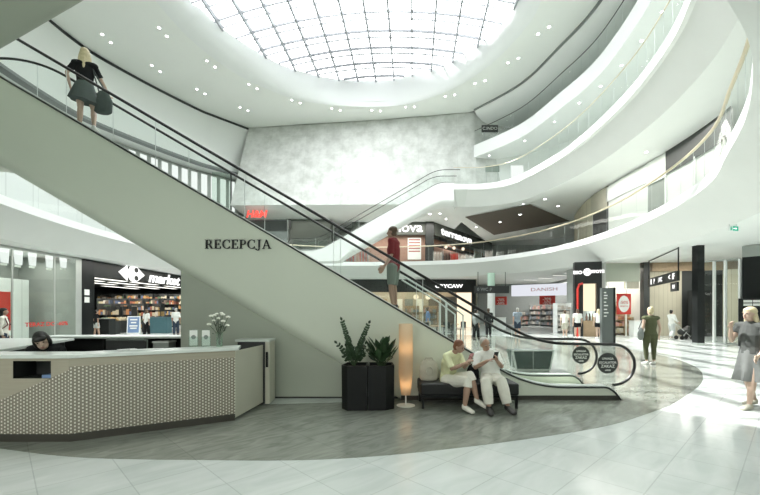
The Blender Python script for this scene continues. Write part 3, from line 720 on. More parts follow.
# ------------------------------------------------------------------ escalators
def fillet(P, r, n=10):
    P = [Vector((p[0], 0, p[1])) for p in P]; out = [P[0]]
    for i in range(1, len(P)-1):
        a, b, c = P[i-1], P[i], P[i+1]; u = (a-b).normalized(); v = (c-b).normalized()
        ang = u.angle(v); t = min(r/math.tan(ang/2), .48*(a-b).length, .48*(c-b).length)
        p, q = b+u*t, b+v*t
        for k in range(n+1):
            s = k/n; out.append(p*(1-s)**2+b*2*s*(1-s)+q*s*s)
    out.append(P[-1]); return out
def zat(path, x):
    for a, b in zip(path[:-1], path[1:]):
        lo, hi = min(a.x, b.x), max(a.x, b.x)
        if lo-1e-9 <= x <= hi+1e-9 and hi > lo:
            return a.z+(b.z-a.z)*(x-a.x)/(b.x-a.x)
    return path[0].z if abs(x-path[0].x) < abs(x-path[-1].x) else path[-1].z
def escalator(label, nodes, rnodes, Y0, Y1, thick, m_clad, m_deck, zmin=0., toe=None, pane_step=1.25, far_side=True, steps=None, corner=.28):
    # nodes run from the lower end of the deck to the upper end; rnodes likewise for the handrail
    D = fillet(nodes, 2.4); Rr = fillet(rnodes, 2.6)
    root = thing('escalator', label, 'escalator', (nodes[0][0], (Y0+Y1)/2, zmin))
    xs = sorted({round(min(nodes[0][0], nodes[-1][0])+.35*k, 4) for k in range(1, int(abs(nodes[0][0]-nodes[-1][0])/.35))} | {round(p.x, 4) for p in D} | {round(p.x, 4) for p in Rr if min(D[0].x, D[-1].x) < p.x < max(D[0].x, D[-1].x)})
    sec = []
    X0 = nodes[0][0]; sg = 1 if nodes[-1][0] > X0 else -1
    st = list(xs) if sg > 0 else xs[::-1]
    extra = []
    if toe:
        for k in range(1, 7): extra.append((X0-sg*toe*k/6, nodes[0][1]*(1-(k/6)**2.2)))
    def section(x, zd, zb):
        r = max(.004, min(corner, zb-zmin+.004, (zd-zb)*.4)); P = [(x, Y0, zd), (x, Y0, zb+r)]
        for k in range(1, 6): a = PI/2*k/5; P.append((x, Y0+r*(1-math.cos(a)), zb+r*(1-math.sin(a))))
        for k in range(5, 0, -1): a = PI/2*k/5; P.append((x, Y1-r*(1-math.cos(a)), zb+r*(1-math.sin(a))))
        w = .13; d = min(.34, (zd-zb)*.7)
        P += [(x, Y1, zb+r), (x, Y1, zd), (x, Y1-w, zd), (x, Y1-w, zd-d), (x, Y0+w, zd-d), (x, Y0+w, zd)]
        return [Vector(p) for p in P]
    rows = [section(x, max(.015, z)+zmin*0, zmin) for x, z in extra[::-1]]
    for x in st:
        zd = zat(D, x); rows.append(section(x, zd, max(zmin, zd-thick)))
    mb = MB(); mb.rows(rows, True, True); mb.build('cladding', M[m_clad], root, True, world=True)
    for nm, ya, yb in (('near', Y0, Y0+.13), ('far', Y1-.13, Y1)):
        pth = [Vector((x, 0, z)) for x, z in extra[::-1]]+[Vector((x, 0, zat(D, x))) for x in st]
        mb = MB(); mb.rows([[Vector((p.x, ya-.015, p.z-.010)) for p in pth], [Vector((p.x, ya-.015, p.z+.012)) for p in pth], [Vector((p.x, yb+.01, p.z+.012)) for p in pth], [Vector((p.x, yb+.01, p.z-.035)) for p in pth]])
        mb.build('deck', M[m_deck], root, True, world=True)
        mb = MB(); mb.tube([Vector((p.x, ya-.012, p.z-.018)) for p in pth], .016, 6); mb.build('trim_strip', M['charcoal'], root, True, world=True)
        yc = (ya+yb)/2
        # panes
        x = X0; end = nodes[-1][0]
        while (end-x)*sg > .05:
            x2 = x+sg*pane_step
            if (x2-end)*sg > 0: x2 = end
            cut = [x]+[q for q in st if (q-x)*sg > .01 and (x2-q)*sg > .01]+[x2]
            lean = lambda q: 0.
            mb = MB(); mb.rows([[Vector((q, yc, zat(D, q)+.012)) for q in cut], [Vector((q, yc, zat(Rr, q)-.02)) for q in cut]])
            mb.build('pane', M['glass'], root, True, world=True)
            if x != X0:
                mb = MB(); mb.tube([(x, yc, zat(D, x)+.01), (x, yc, zat(Rr, x)-.02)], .006, 5); mb.build('joint', M['alu'], root, world=True)
            x = x2
        # handrail with the round newels
        zl, zr = nodes[0][1], rnodes[0][1]; c = (zl+zr)/2; rad = (zr-zl)/2
        cx_ = X0-sg*(.20 if toe else .02); new = [Vector((cx_-sg*rad*1.05*math.sin(a), yc, c-rad*.98*math.cos(a))) for a in [PI*k/16 for k in range(0, 17)]]
        rail = new+[Vector((p.x, yc, p.z)) for p in Rr[1:]]
        mb = MB(); mb.tube(rail, .024, 8); mb.build('handrail', M['rubber'], root, True, world=True)
        mb = MB(); fan = [Vector((X0, yc, zl+.02))]+new[2:-1]+[Vector((X0, yc, zr-.02))]; mb.face(fan); mb.build('newel_pane', M['glass'], root, world=True)
    if steps:
        xa, xb = steps; n = int(abs(xb-xa)/.40)
        for k in range(n):
            x = xa+sg*.40*k; z = zat(D, x)-.10
            lo, hi = sorted((x, x+sg*.40)); base = z-.30
            mb = MB(); mb.box((lo, Y0+.14, base), (hi, Y1-.14, z)); mb.build('step', M['midgrey'], root, world=True)
    return root, D, Rr
esc, DK, RL = escalator('long grey green escalator with black handrails rising leftwards behind the reception',
    [(3.72,.23),(2.51,.23),(-6.87,5.72),(-9.4,5.72)], [(3.72,.93),(2.667,.93),(-6.82,6.48),(-9.4,6.48)], 6.62, 7.92, 1.54, 'panel', 'alu', 0., .30, 1.5, steps=(2.3,-6.9))
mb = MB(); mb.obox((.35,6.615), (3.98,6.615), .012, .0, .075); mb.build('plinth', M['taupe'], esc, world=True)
mb = MB(); mb.box((2.0,6.78,.0), (3.9,7.75,.03)); mb.build('comb_plate', M['steel'], esc, world=True)
for px, py, Y in ((607.6,363.2,6.66), (581,355,7.82)):             # round stickers on the newel panes
    p = at(px, py, Y-.035); s = bpy.data.objects.new('sticker', None)
    mb = MB(); mb.lathe([(.172, 0), (.172, .004)], seg=32); mb.bm.transform(Matrix.Rotation(PI/2, 4, 'X')); mb.off(-p); st = mb.build('sticker', M['charcoal'], esc, world=True)
    bpy.data.objects.remove(s)
    for tx, dz, sz, dark in (('UWAGA', .075, .05, 0), ('ESCALATOR', .01, .052, 0), ('ZAKAZ', -.052, .07, 0), ('wózki', -.115, .04, 0)):
        lettering('lettering', tx, sz, p+Vector((0, -.006, dz)), (1, 0, 0), M['paper'], st, depth=.002, bold=.001)
esc2, _, _ = escalator('white escalator on the far side rising right to the middle gallery', [(-6.0,5.68),(-4.25,5.68),(4.1,10.42),(5.15,10.42)], [(-6.0,6.5),(-4.3,6.5),(3.95,11.3),(5.6,11.3)], 27.66, 29.1, 1.55, 'bright', 'bright', 4.9, None, 1.5, steps=(-4,4), corner=.35)
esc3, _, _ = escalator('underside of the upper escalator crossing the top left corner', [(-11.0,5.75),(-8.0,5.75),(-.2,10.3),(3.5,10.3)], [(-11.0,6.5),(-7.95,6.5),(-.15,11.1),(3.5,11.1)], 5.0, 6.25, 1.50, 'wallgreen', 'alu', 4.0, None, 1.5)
# landing between the escalator tops and the gallery
mb = MB(); mb.box((-11.2,4.9,5.2), (-9.2,8.2,5.5)); struct(mb.build('floor_landing', M['white']))
# wall below the long escalator
wx0 = at(182, 300, 6.78).x
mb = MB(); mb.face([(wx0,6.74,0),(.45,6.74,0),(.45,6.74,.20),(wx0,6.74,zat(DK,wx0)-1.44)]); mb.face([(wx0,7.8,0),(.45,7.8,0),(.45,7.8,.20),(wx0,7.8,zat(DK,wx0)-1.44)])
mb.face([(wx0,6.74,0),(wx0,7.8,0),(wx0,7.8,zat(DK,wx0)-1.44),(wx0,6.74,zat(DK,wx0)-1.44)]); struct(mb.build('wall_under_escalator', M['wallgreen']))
mb = MB(); mb.box((wx0,6.725,0), (.3,6.74,.03)); struct(mb.build('baseboard_escalator', M['charcoal']))
mb = MB(); mb.prism([(-1.85,6.3),(-.6,6.45),(-.6,6.72),(-1.85,6.72)], .003, .006); struct(mb.build('floor_strip', M['floor']))

# RECEPCJA
def glyph(ch):
    R_ = lambda x0, y0, x1, y1: [(x0,y0),(x1,y0),(x1,y1),(x0,y1)]
    def arc(cx, cy, rx, ry, a0, a1, wx, wy, n=14):
        out = []
        for k in range(n):
            a, b = [math.radians(a0+(a1-a0)*q/n) for q in (k, k+1)]
            o = lambda t: (cx+rx*math.cos(t), cy+ry*math.sin(t)); i = lambda t: (cx+(rx-wx)*math.cos(t), cy+(ry-wy)*math.sin(t))
            out.append([i(a), o(a), o(b), i(b)])
        return out
    stem = [R_(.09,0,.24,1), R_(0,0,.34,.055), R_(0,.945,.30,1)]
    if ch == 'R': return stem+[R_(.22,.945,.40,1), R_(.22,.46,.40,.515)]+arc(.38,.73,.30,.27,-90,90,.15,.055)+[[(.36,.5),(.52,.5),(.82,0),(.64,0)], R_(.62,0,.88,.05)], .86
    if ch == 'P': return stem+[R_(.22,.945,.40,1), R_(.22,.43,.40,.485)]+arc(.38,.715,.30,.285,-90,90,.15,.055), .72
    if ch == 'E': return stem+[R_(.2,.945,.66,1), R_(.2,0,.68,.055), R_(.2,.475,.5,.53), R_(.61,.76,.66,1), R_(.63,0,.69,.26), R_(.46,.38,.50,.63)], .74
    if ch == 'C': return arc(.48,.5,.47,.51,48,312,.16,.055,22)+[R_(.74,.66,.79,.97), R_(.74,.05,.79,.28)], .86
    if ch == 'J': return [R_(.22,.1,.37,1), R_(.1,.945,.49,1)]+arc(.13,.06,.24,.26,0,-150,.14,.055)+[R_(-.08,-.12,.04,.0)], .52
    if ch == 'A': return [[(.08,0),(.14,0),(.46,1),(.40,1)], [(.36,1),(.50,1),(.86,0),(.69,0)], R_(.2,.3,.66,.355), R_(0,0,.24,.05), R_(.6,0,.94,.05)], .92
p = at(205, 248.7, 6.60); hgt = .150; x = p.x
root = thing('reception_lettering', 'black serif letters reading RECEPCJA on the grey green escalator panel', 'lettering', (p.x, 6.60, p.z))
gl = [glyph(c) for c in 'RECEPCJA']; tot = sum(g[1] for g in gl)+.10*7; sc = (at(271, 248, 6.6).x-p.x)/tot
for g, w in gl:
    mb = MB()
    for poly in g:
        a = [(q[0]*sc+x-p.x, q[1]*hgt) for q in poly]
        lo = [mb.bm.verts.new((u, -.012, v)) for u, v in a]; hi = [mb.bm.verts.new((u, .014, v)) for u, v in a]; n = len(a)
        mb.bm.faces.new(lo); mb.bm.faces.new(hi[::-1])
        for i in range(n): mb.bm.faces.new((lo[i], lo[(i+1) % n], hi[(i+1) % n], hi[i]))
    mb.build('letter', M['dark'], root); x += (w+.10)*sc

# riders
def feet_z(x): return zat(DK, x)-.10
J = stand(1.52, shL=(.094,.008,.80), shR=(-.094,.008,.80), elR=(-.165,-.05,.66), wrR=(-.20,-.16,.60), elL=(.17,.03,.66), wrL=(.155,-.06,.53), knR=(-.075,-.05,.30), anR=(-.10,.05,.055), knL=(.05,-.02,.285), anL=(.055,.0,.045))
x_ = at(85, 100, 7.25).x
person('woman with long blonde hair, black top and grey skirt riding the long escalator', (x_, 7.25, feet_z(x_)), 205, 1.52, J,
       [('top','c_black',.75,-.02), ('skirt','c_greyskirt',.355,.165,.12,(.01,.01),.05,.025), ('shoes','shoe_white')], ('long','h_blonde'), 'skin', .009, girth=.92)
x2 = x_+.31
root = thing('handbag', 'dark grey shoulder bag hanging beside the blonde woman on the escalator', 'bag', (x2, 7.28, feet_z(x_)+.40))
mb = MB(); limb(mb, [(0,0,-.02),(.02,0,.16),(-.01,0,.34)], [(.17,.055),(.16,.06),(.10,.035)], side=(1,0,.25)); link('bag_body', fuse(mb, .012, 3), M['c_greyskirt'], root)
mb = MB(); mb.tube([(-.07,0,.33),(-.13,-.02,.58),(-.19,-.02,.80),(-.10,.03,.58),(.06,0,.33)], .012, 6); mb.build('strap', M['c_greyskirt'], root, True)
x_ = at(393.5, 260, 7.45).x
J = stand(1.56, hd=(0,-.02,.93), elR=(-.135,-.02,.64), wrR=(-.10,-.16,.54), elL=(.14,.02,.635), wrL=(.13,-.075,.50))
person('man in maroon shirt and grey shorts riding the long escalator', (x_, 7.45, feet_z(x_)+.06), 250, 1.56, J,
       [('top','c_maroon',.95,-.03), ('trousers','c_greygreen',.95,.004), ('shoes','shoe_dark')], ('short','h_brown'), 'skin_tan', .010)
# ------------------------------------------------------------------ reception desk
A_, B_, C_, D_ = (-6.4, 4.48), (-3.51, 4.48), (-1.955, 5.36), (-1.83, 6.42)
desk = thing('reception_desk', 'angled reception desk with studded front and pale counter', 'reception desk', (-3.51, 4.48, 0))
def uvpanel(p, q, z0, z1, name, m, parent, hole=None, u0=0.):
    # upright panel with UVs in metres; hole = (ua, ub, za, zb)
    d = Vector((q[0]-p[0], q[1]-p[1], 0)); L = d.length; d.normalize(); n = Vector((d.y, -d.x, 0))
    us = [0, L] if not hole else [0, hole[0], hole[1], L]; zs = [z0, z1] if not hole else [z0, hole[2], hole[3], z1]
    mb = MB(); uvl = mb.bm.loops.layers.uv.new('UVMap'); o = wloc(parent)
    for i in range(len(us)-1):
        for j in range(len(zs)-1):
            if hole and i == 1 and j == 1: continue
            f = mb.face([Vector((p[0], p[1], 0))+d*u+Vector((0, 0, z)) for u, z in ((us[i],zs[j]),(us[i+1],zs[j]),(us[i+1],zs[j+1]),(us[i],zs[j+1]))])
            for l, (u, z) in zip(f.loops, ((us[i],zs[j]),(us[i+1],zs[j]),(us[i+1],zs[j+1]),(us[i],zs[j+1]))): l[uvl].uv = (u-u0, z)
    return mb.build(name, m, parent, world=True)
hx0, hx1 = at(13, 0, 4.48).x, at(51, 0, 4.48).x; hz0, hz1 = at(0, 378.5, 4.48).z, at(0, 361, 4.48).z
front = uvpanel(A_, B_, .10, .955, 'front_panel', M['dots_corner'], desk, (hx0-A_[0], hx1-A_[0], hz0, hz1), u0=at(0, 0, 4.48).x-A_[0])
uvpanel(B_, C_, .10, .955, 'side_panel', M['dots'], desk)
mb = MB(); y = 4.485
mb.rows([[(hx0,4.482,hz0),(hx1,4.482,hz0),(hx1,4.482,hz1),(hx0,4.482,hz1)], [(hx0+.03,4.80,hz0),(hx1,4.80,hz0),(hx1,4.80,hz1),(hx0+.03,4.80,hz1)]], True, False); mb.face([(hx0,4.80,hz0),(hx1,4.80,hz0),(hx1,4.80,hz1),(hx0,4.80,hz1)])
rec = mb.build('recess', M['black'], front, world=True)
mb = MB(); mb.box((hx1-.12,4.50,hz0+.001), (hx1-.01,4.70,hz0+.035)); mb.build('paper_stack', M['blue'], rec, world=True)
uvpanel(C_, (D_[0], D_[1]), .045, .95, 'gate_panel', M['gatepanel'], desk)
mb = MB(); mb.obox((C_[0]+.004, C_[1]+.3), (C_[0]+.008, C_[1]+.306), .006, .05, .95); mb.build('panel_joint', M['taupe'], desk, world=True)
p = at(268, 356, 6.3); mb = MB(); mb.box((p.x-.02,6.24,.60), (p.x+.015,6.27,.84)); mb.build('handle', M['dark'], desk, world=True)
# counter top: a slab that follows the plan, .34 deep
ins = lambda P, k: P
def inset(P, d):
    C = [Vector((p[0], p[1], 0)) for p in P]; return offset(C, -d, False)
o0 = offset([Vector((p[0], p[1], 0)) for p in (A_, B_, C_)], .03, False); o1 = inset((A_, B_, (C_[0]+.02, C_[1]+.02)), .36)
o0[2] = Vector((C_[0]+.05, C_[1]-.005, 0)); o1[2] = Vector((C_[0]-.05, C_[1]+.36, 0)); o1[1] = Vector((B_[0]-.12, B_[1]+.36, 0))
mb = MB(); mb.prism([(p.x, p.y) for p in o0]+[(p.x, p.y) for p in o1[::-1]], .955, .995); mb.build('counter_top', M['ctop'], desk, world=True, bevel=.004)
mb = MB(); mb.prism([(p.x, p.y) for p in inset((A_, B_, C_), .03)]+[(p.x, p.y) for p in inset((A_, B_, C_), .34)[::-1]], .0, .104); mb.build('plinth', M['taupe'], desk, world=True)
w0 = inset(((-5.02,4.48), B_, C_), .32); w1 = inset(((-5.02,4.48), B_, C_), .80)
mb = MB(); mb.prism([(p.x, p.y) for p in w0]+[(p.x, p.y) for p in w1[::-1]], .70, .74); mb.build('worktop', M['ctop'], desk, world=True)
mb = MB(); mb.prism([(p.x, p.y) for p in inset((A_, B_, C_), .28)]+[(p.x, p.y) for p in inset((A_, B_, C_), .31)[::-1]], .1, .955); mb.build('back_panel', M['charcoal'], desk, world=True)
# low cabinet beside the wall
cab = thing('cabinet', 'small pale cabinet with open dark side between desk end and wall', 'cabinet', (-2.05, 6.45, 0))
mb = MB(); mb.box((-2.28,6.25,1.00), (-1.735,6.60,1.035)); mb.build('top', M['ctop'], cab, world=True)
mb = MB(); mb.box((-2.25,6.27,.02), (-1.82,6.58,.995)); mb.build('carcass', M['charcoal'], cab, world=True)
mb = MB(); mb.box((-1.81,6.26,.02), (-1.745,6.60,1.0)); mb.build('side_board', M['gatepanel'], cab, world=True)
# side return of the desk, running back on the far left
ret = thing('side_counter', 'pale sloping side counter running back behind the receptionist', 'counter', (-5.8, 6.3, 0))
pts = [gr(-40,352,.97), gr(3,351,.97), gr(32,338,.97), gr(-20,338,.97)]
mb = MB(); mb.prism([(-6.6,5.25),(-5.15,5.35),(-5.85,7.6),(-7.4,7.6)], .92, .96); mb.build('top', M['ctop'], ret, world=True)
mb = MB(); mb.prism([(-6.5,5.35),(-5.25,5.45),(-5.95,7.5),(-7.3,7.5)], .0, .918); mb.build('carcass', M['charcoal'], ret, world=True)
# back counter
bk = thing('back_counter', 'black open fronted back counter with pale top behind the reception', 'counter', (-5, 8.3, 0))
mb = MB(); mb.box((-6.9,7.95,.93), (-3.6,8.5,.97)); mb.build('top', M['ctop'], bk, world=True, bevel=.004)
mb = MB(); mb.box((-6.9,8.44,.0), (-3.6,8.48,.928)); mb.build('back', M['black'], bk, world=True)
for x in (-6.88,-5.6,-4.75,-3.65): mb = MB(); mb.box((x,8.0,.0), (x+.03,8.43,.928)); mb.build('divider', M['black'], bk, world=True)
for z in (.08,.5): mb = MB(); mb.box((-6.84,8.02,z), (-3.66,8.43,z+.025)); mb.build('shelf', M['charcoal'], bk, world=True)
def crate(label, cat, lo, hi, m, name='storage_box', lid=None, group=None):
    r = thing(name, label, cat, ((lo[0]+hi[0])/2, (lo[1]+hi[1])/2, lo[2]), 0, group)
    mb = MB(); mb.box(lo, hi); mb.build('body', m, r, world=True, bevel=.006)
    mb = MB(); mb.box((lo[0]-.008, lo[1]-.008, hi[2]-.025), (hi[0]+.008, hi[1]+.008, hi[2]+.008)); mb.build('lid', lid or m, r, world=True)
    return r
p = at(162, 344, 8.1); crate('grey box with white lid on the right of the back counter shelf', 'box', (p.x-.16,8.05,.525), (p.x+.16,8.35,.86), M['greyshop'], lid=M['paper'])
p = at(139, 345, 8.1); crate('grey green box on the middle of the back counter shelf', 'box', (p.x-.18,8.05,.525), (p.x+.18,8.35,.90), M['c_greygreen'])
mon = thing('computer_monitor', 'black computer monitor with green grey edge on the reception worktop', 'monitor', (-3.42, 5.35, .74))
mb = MB(); mb.box((-3.68,5.32,.80), (-3.14,5.35,1.095)); mb.build('screen', M['black'], mon, world=True, bevel=.01)
mb = MB(); mb.box((-3.69,5.345,.79), (-3.13,5.352,1.105)); mb.build('bezel', M['c_greygreen'], mon, world=True)
mb = MB(); mb.box((-3.44,5.36,.75), (-3.38,5.39,.95)); mb.box((-3.53,5.30,.74), (-3.29,5.45,.752)); mb.build('stand', M['dark'], mon, world=True)
# papers on the counter
p = gr(139, 349.5, .995); pp = thing('paper_sheets', 'loose white papers lying on the reception counter', 'papers', p)
for k, (dx, dy, r) in enumerate(((0,0,.1),(.17,.06,-.2),(-.14,-.02,.4))):
    mb = MB(); mb.box((-.10,-.05,.001+k*.002), (.10,.05,.003+k*.002)); mb.bm.transform(Matrix.Translation((dx,dy,0)) @ Matrix.Rotation(r+.5, 4, 'Z')); mb.build('sheet', M['paper'], pp)
# leaflet holders
def holder(px, label):
    p = gr(px, 346.3, .995); r = thing('leaflet_holder', label, 'leaflet holder', p, .45, 'clear leaflet holders on the desk')
    tilt = Matrix.Rotation(math.radians(-16), 4, 'X')
    mb = MB(); mb.box((-.058,-.002,.0), (.058,.002,.245)); mb.bm.transform(tilt); mb.build('back_plate', M['acrylic'], r)
    mb = MB(); mb.box((-.058,-.034,.0), (.058,-.031,.13)); mb.box((-.058,-.034,.0), (-.054,.0,.13)); mb.box((.054,-.034,.0), (.058,0,.13)); mb.bm.transform(tilt); mb.build('pocket', M['acrylic'], r)
    mb = MB(); mb.box((-.05,-.022,.008), (.05,-.010,.225)); mb.bm.transform(tilt); l = mb.build('leaflet', M['paper'], r)
    mb = MB(); mb.lathe([(.03,0),(.03,.002)], seg=16); mb.bm.transform(tilt @ Matrix.Translation((0,-.024,.125)) @ Matrix.Rotation(PI/2, 4, 'X')); mb.build('printed_picture', M['midgrey'], l)
    mb = MB(); mb.box((-.07,-.06,-.001), (.07,.07,.004)); mb.build('foot', M['acrylic'], r)
holder(193.5, 'clear leaflet holder at left, second from the flower vase'); holder(206, 'clear leaflet holder standing next to the flower vase')
# vase and flowers
p = gr(219.5, 346.5, .995); vs = thing('flower_vase', 'clear glass vase holding white flowers on the counter end', 'vase', p)
mb = MB(); mb.lathe([(.040,.004),(.043,.05),(.046,.20)], seg=20); mb.build('glass', M['water'], vs, True)
mb = MB(); mb.lathe([(.037,.008),(.038,.05),(.04,.12)], seg=16); mb.build('water', M['water'], vs, True)
mb = MB(); mb.lathe([(.043,.0),(.043,.006)], seg=20); mb.build('base', M['acrylic'], vs)
rnd = random.Random(5)
fl = [(-.115,.0,.40,'at the far left'),(-.075,.02,.41,'at upper left'),(-.03,-.02,.43,'near the top left'),(.015,.03,.44,'at the top'),(.055,-.02,.42,'at upper right'),(.115,.01,.385,'at the far right'),(-.14,-.01,.285,'hanging low at left'),(-.06,-.05,.34,'in front at left'),(.01,-.06,.37,'in front at the middle'),(.07,-.05,.33,'in front at right'),(.09,.04,.27,'hanging low at right')]
for k, (dx, dy, dz, w) in enumerate(fl):
    r = thing('white_flower', 'cream white flower in the glass vase, '+w, 'flower', (p.x, p.y, p.z+.02), 0, 'white flowers in the vase')
    mb = MB(); mb.tube([(dx*.08, dy*.08, 0), (dx*.15, dy*.15, .15), (dx*.6, dy*.6, dz*.75), (dx, dy, dz)], .0035, 5); mb.build('stem', M['stem'], r)
    mb = MB(); sz = .020 if k in (2,3,7,8) else .027
    for j in range(9):
        a = 2*PI*j/9; mb.ball((dx+sz*.65*math.cos(a), dy+sz*.65*math.sin(a), dz+.004*(j % 2)), sz*.6, sz*.6, sz*.42, 7)
    for j in range(5):
        a = 2*PI*j/5; mb.ball((dx+sz*.3*math.cos(a), dy+sz*.3*math.sin(a), dz+sz*.35), sz*.5, sz*.5, sz*.45, 7)
    mb.build('blossom', M['petal'], r, True)
    mb = MB()
    for j in range(5):
        a = rnd.uniform(0, 6.28); b = Vector((dx*.5, dy*.5, dz*.62+rnd.uniform(-.06,.06))); t = b+Vector((math.cos(a)*.055, math.sin(a)*.055, rnd.uniform(-.01,.05))); s = (t-b).cross(Vector((0,0,1))).normalized()*.013
        mb.face([b, b.lerp(t,.5)+s, t, b.lerp(t,.5)-s])
    mb.build('leaves', M['leaf'], r)
# ------------------------------------------------------------------ planters, plants
def planter(label, pts, top):
    cx = sum(q[0] for q in pts)/len(pts); cy = sum(q[1] for q in pts)/len(pts)
    r = thing('planter', label, 'planter', (cx, cy, 0), 0, 'black faceted planters')
    tp = [(cx+(q[0]-cx)*1.0, cy+(q[1]-cy)*1.0) for q in pts]; ib = [(cx+(q[0]-cx)*.90, cy+(q[1]-cy)*.90) for q in pts]
    mb = MB(); n = len(pts); lo = [Vector((cx+(q[0]-cx)*.97, cy+(q[1]-cy)*.97, .004)) for q in pts]; hi = [Vector((q[0], q[1], top)) for q in tp]; hi2 = [Vector((q[0], q[1], top)) for q in ib]; dn = [Vector((q[0], q[1], top-.06)) for q in ib]
    mb.rows([lo, hi, hi2, dn], True); mb.face(lo[::-1]); mb.build('pot', M['planter'], r, world=True)
    mb = MB(); mb.face([Vector((q[0], q[1], top-.045)) for q in ib]); mb.build('soil', M['soil'], r, world=True)
    return (cx, cy)
x0, x1, x2, x3 = [at(v, 0, 5.95).x for v in (341,367.5,386,394.5)]
c1 = planter('black faceted planter at left, holding the tall thin plant', [(x0,6.03),(x0+.10,5.88),(x1-.004,5.90),(x1-.004,6.36),(x0+.06,6.36)], .665)
c2 = planter('black faceted planter at right, next to the floor lamp', [(x1+.004,5.90),(x2,5.91),(x3,6.02),(x3-.02,6.34),(x1+.004,6.36)], .665)
def leafblade(mb, b, d, up, L, w, curl=.2):
    d = d.normalized(); s = d.cross(up).normalized(); u = s.cross(d)
    P = [b, b+d*L*.3+s*w*.8+u*.01*L, b+d*L*.6+s*w*.9-u*curl*L*.1, b+d*L-u*curl*L*.3, b+d*L*.6-s*w*.9-u*curl*L*.1, b+d*L*.3-s*w*.8+u*.01*L]
    m = [b, b+d*L*.3-u*w*.25, b+d*L*.6-u*(w*.25+curl*L*.1), b+d*L-u*curl*L*.3]
    V = [mb.bm.verts.new(p) for p in P]; Q = [V[0], mb.bm.verts.new(m[1]), mb.bm.verts.new(m[2]), V[3]]
    for f in ((V[0],V[1],Q[1]), (V[1],V[2],Q[2],Q[1]), (V[2],V[3],Q[2]), (V[0],Q[1],V[5]), (Q[1],Q[2],V[4],V[5]), (Q[2],V[3],V[4])): mb.bm.faces.new(f)
rnd = random.Random(3)
def zz(label, c, tips, lw, ll, m):
    r = thing('potted_plant', label, 'plant', (c[0], c[1], .625), 0, None)
    for dx, dy, hgt in tips:
        mb = MB(); P = []
        for k in range(9): u = k/8; P.append(Vector((dx*u**1.4+.02*math.copysign(1, dx or 1)*u, dy*u**1.3, hgt*u)))
        mb.tube(P, [.009*(1-.6*k/8) for k in range(9)], 6); st = mb.build('stem', M['stem'], r)
        mb = MB(); n = int(hgt/.034)
        for k in range(3, n):
            u = k/n; i = min(7, int(u*8)); b = P[i].lerp(P[i+1], u*8-i); t = (P[i+1]-P[i]).normalized(); sd = t.cross(Vector((rnd.uniform(-.4,.4), 1, 0))).normalized()
            for q in (1, -1): leafblade(mb, b, sd*q*1.0+t*.9+Vector((0, rnd.uniform(-.5,.5), 0)), Vector((rnd.uniform(-.4,.4), 1, rnd.uniform(-.4,.4))), ll*rnd.uniform(.8,1.15)*(1.1-.5*u), lw*rnd.uniform(.8,1.1)*(1.1-.5*u))
        leafblade(mb, P[-1], (P[-1]-P[-2]), Vector((0,1,0)), ll*.8, lw*.7)
        mb.build('leaves', m, st)
zz('tall thin stemmed green plant in the left black planter', c1, [(-.17,.0,.71),(.20,.02,.66),(-.24,-.03,.36),(-.10,.05,.30),(.05,-.05,.28),(.14,.06,.34),(-.04,-.08,.20),(.10,-.1,.18),(-.15,.08,.2),(-.08,-.06,.33),(.0,.05,.25),(.16,-.04,.24),(-.12,-.1,.15),(.04,-.1,.13)], .031, .085, M['leaf'])
r = thing('potted_plant', 'dense broad leaved green plant in the right black planter', 'plant', (c2[0], c2[1], .62))
for k in range(26):
    a = 2*PI*k*.381+.3; rad = .05+.17*((k*7) % 10)/10; hg = .16+.24*((k*3) % 7)/7
    tip = Vector((math.cos(a)*rad*1.15, math.sin(a)*rad*.8, hg)); mb = MB(); mb.tube([(tip.x*.15, tip.y*.15, 0), (tip.x*.5, tip.y*.5, hg*.6), tip*.92], .006, 5); st = mb.build('stem', M['stem'], r)
    mb = MB(); d = Vector((math.cos(a)*.45, math.sin(a)*.35, 1)); leafblade(mb, tip*.8, d, Vector((math.sin(a), -math.cos(a), .25)).cross(d), .22, .055, .5); leafblade(mb, tip*.5, Vector((math.cos(a+.9), math.sin(a+.9), .9)), Vector((-math.cos(a), -math.sin(a), .8)), .17, .045, .5)
    mb.build('leaf', M['leaf2'] if k % 2 else M['leaf'], st)
# ------------------------------------------------------------------ floor lamp
p = gr(406, 406.5); lp = thing('floor_lamp', 'tall slim paper floor lamp on a round white foot between planter and bench', 'lamp', (p.x, 6.22, 0))
mb = MB(); mb.lathe([(.145,.0),(.145,.010),(.03,.018),(.010,.022)], seg=28); mb.build('base', M['c_cream'], lp, True)
mb = MB(); mb.tube([(0,0,.02),(0,0,.22)], .010, 8); mb.build('pole', M['bright'], lp)
m, t, out = nt('lamp_paper'); b = nd(t, 'ShaderNodeBsdfPrincipled'); b.inputs['Roughness'].default_value = .8; b.inputs['Base Color'].default_value = (.66, .57, .43, 1)
tc = nd(t, 'ShaderNodeTexCoord'); wv = nd(t, 'ShaderNodeTexNoise'); wv.inputs['Scale'].default_value = 3.; t.links.new(tc.outputs['Object'], wv.inputs['Vector'])
tl = nd(t, 'ShaderNodeBsdfTranslucent'); tl.inputs[0].default_value = (.80, .62, .42, 1); ms = nd(t, 'ShaderNodeMixShader'); ms.inputs[0].default_value = .55
t.links.new(b.outputs[0], ms.inputs[1]); t.links.new(tl.outputs[0], ms.inputs[2]); t.links.new(ms.outputs[0], out.inputs[0]); M['lamp_paper'] = m
mb = MB(); mb.rows([[(rr*math.cos(2*PI*k/24), rr*math.sin(2*PI*k/24), z) for k in range(24)] for rr, z in ((.070,.175),(.078,.22),(.100,.42),(.112,.52),(.110,.75),(.108,1.0),(.108,1.285))], True); sh = mb.build('lamp_shade', M['lamp_paper'], lp, True)
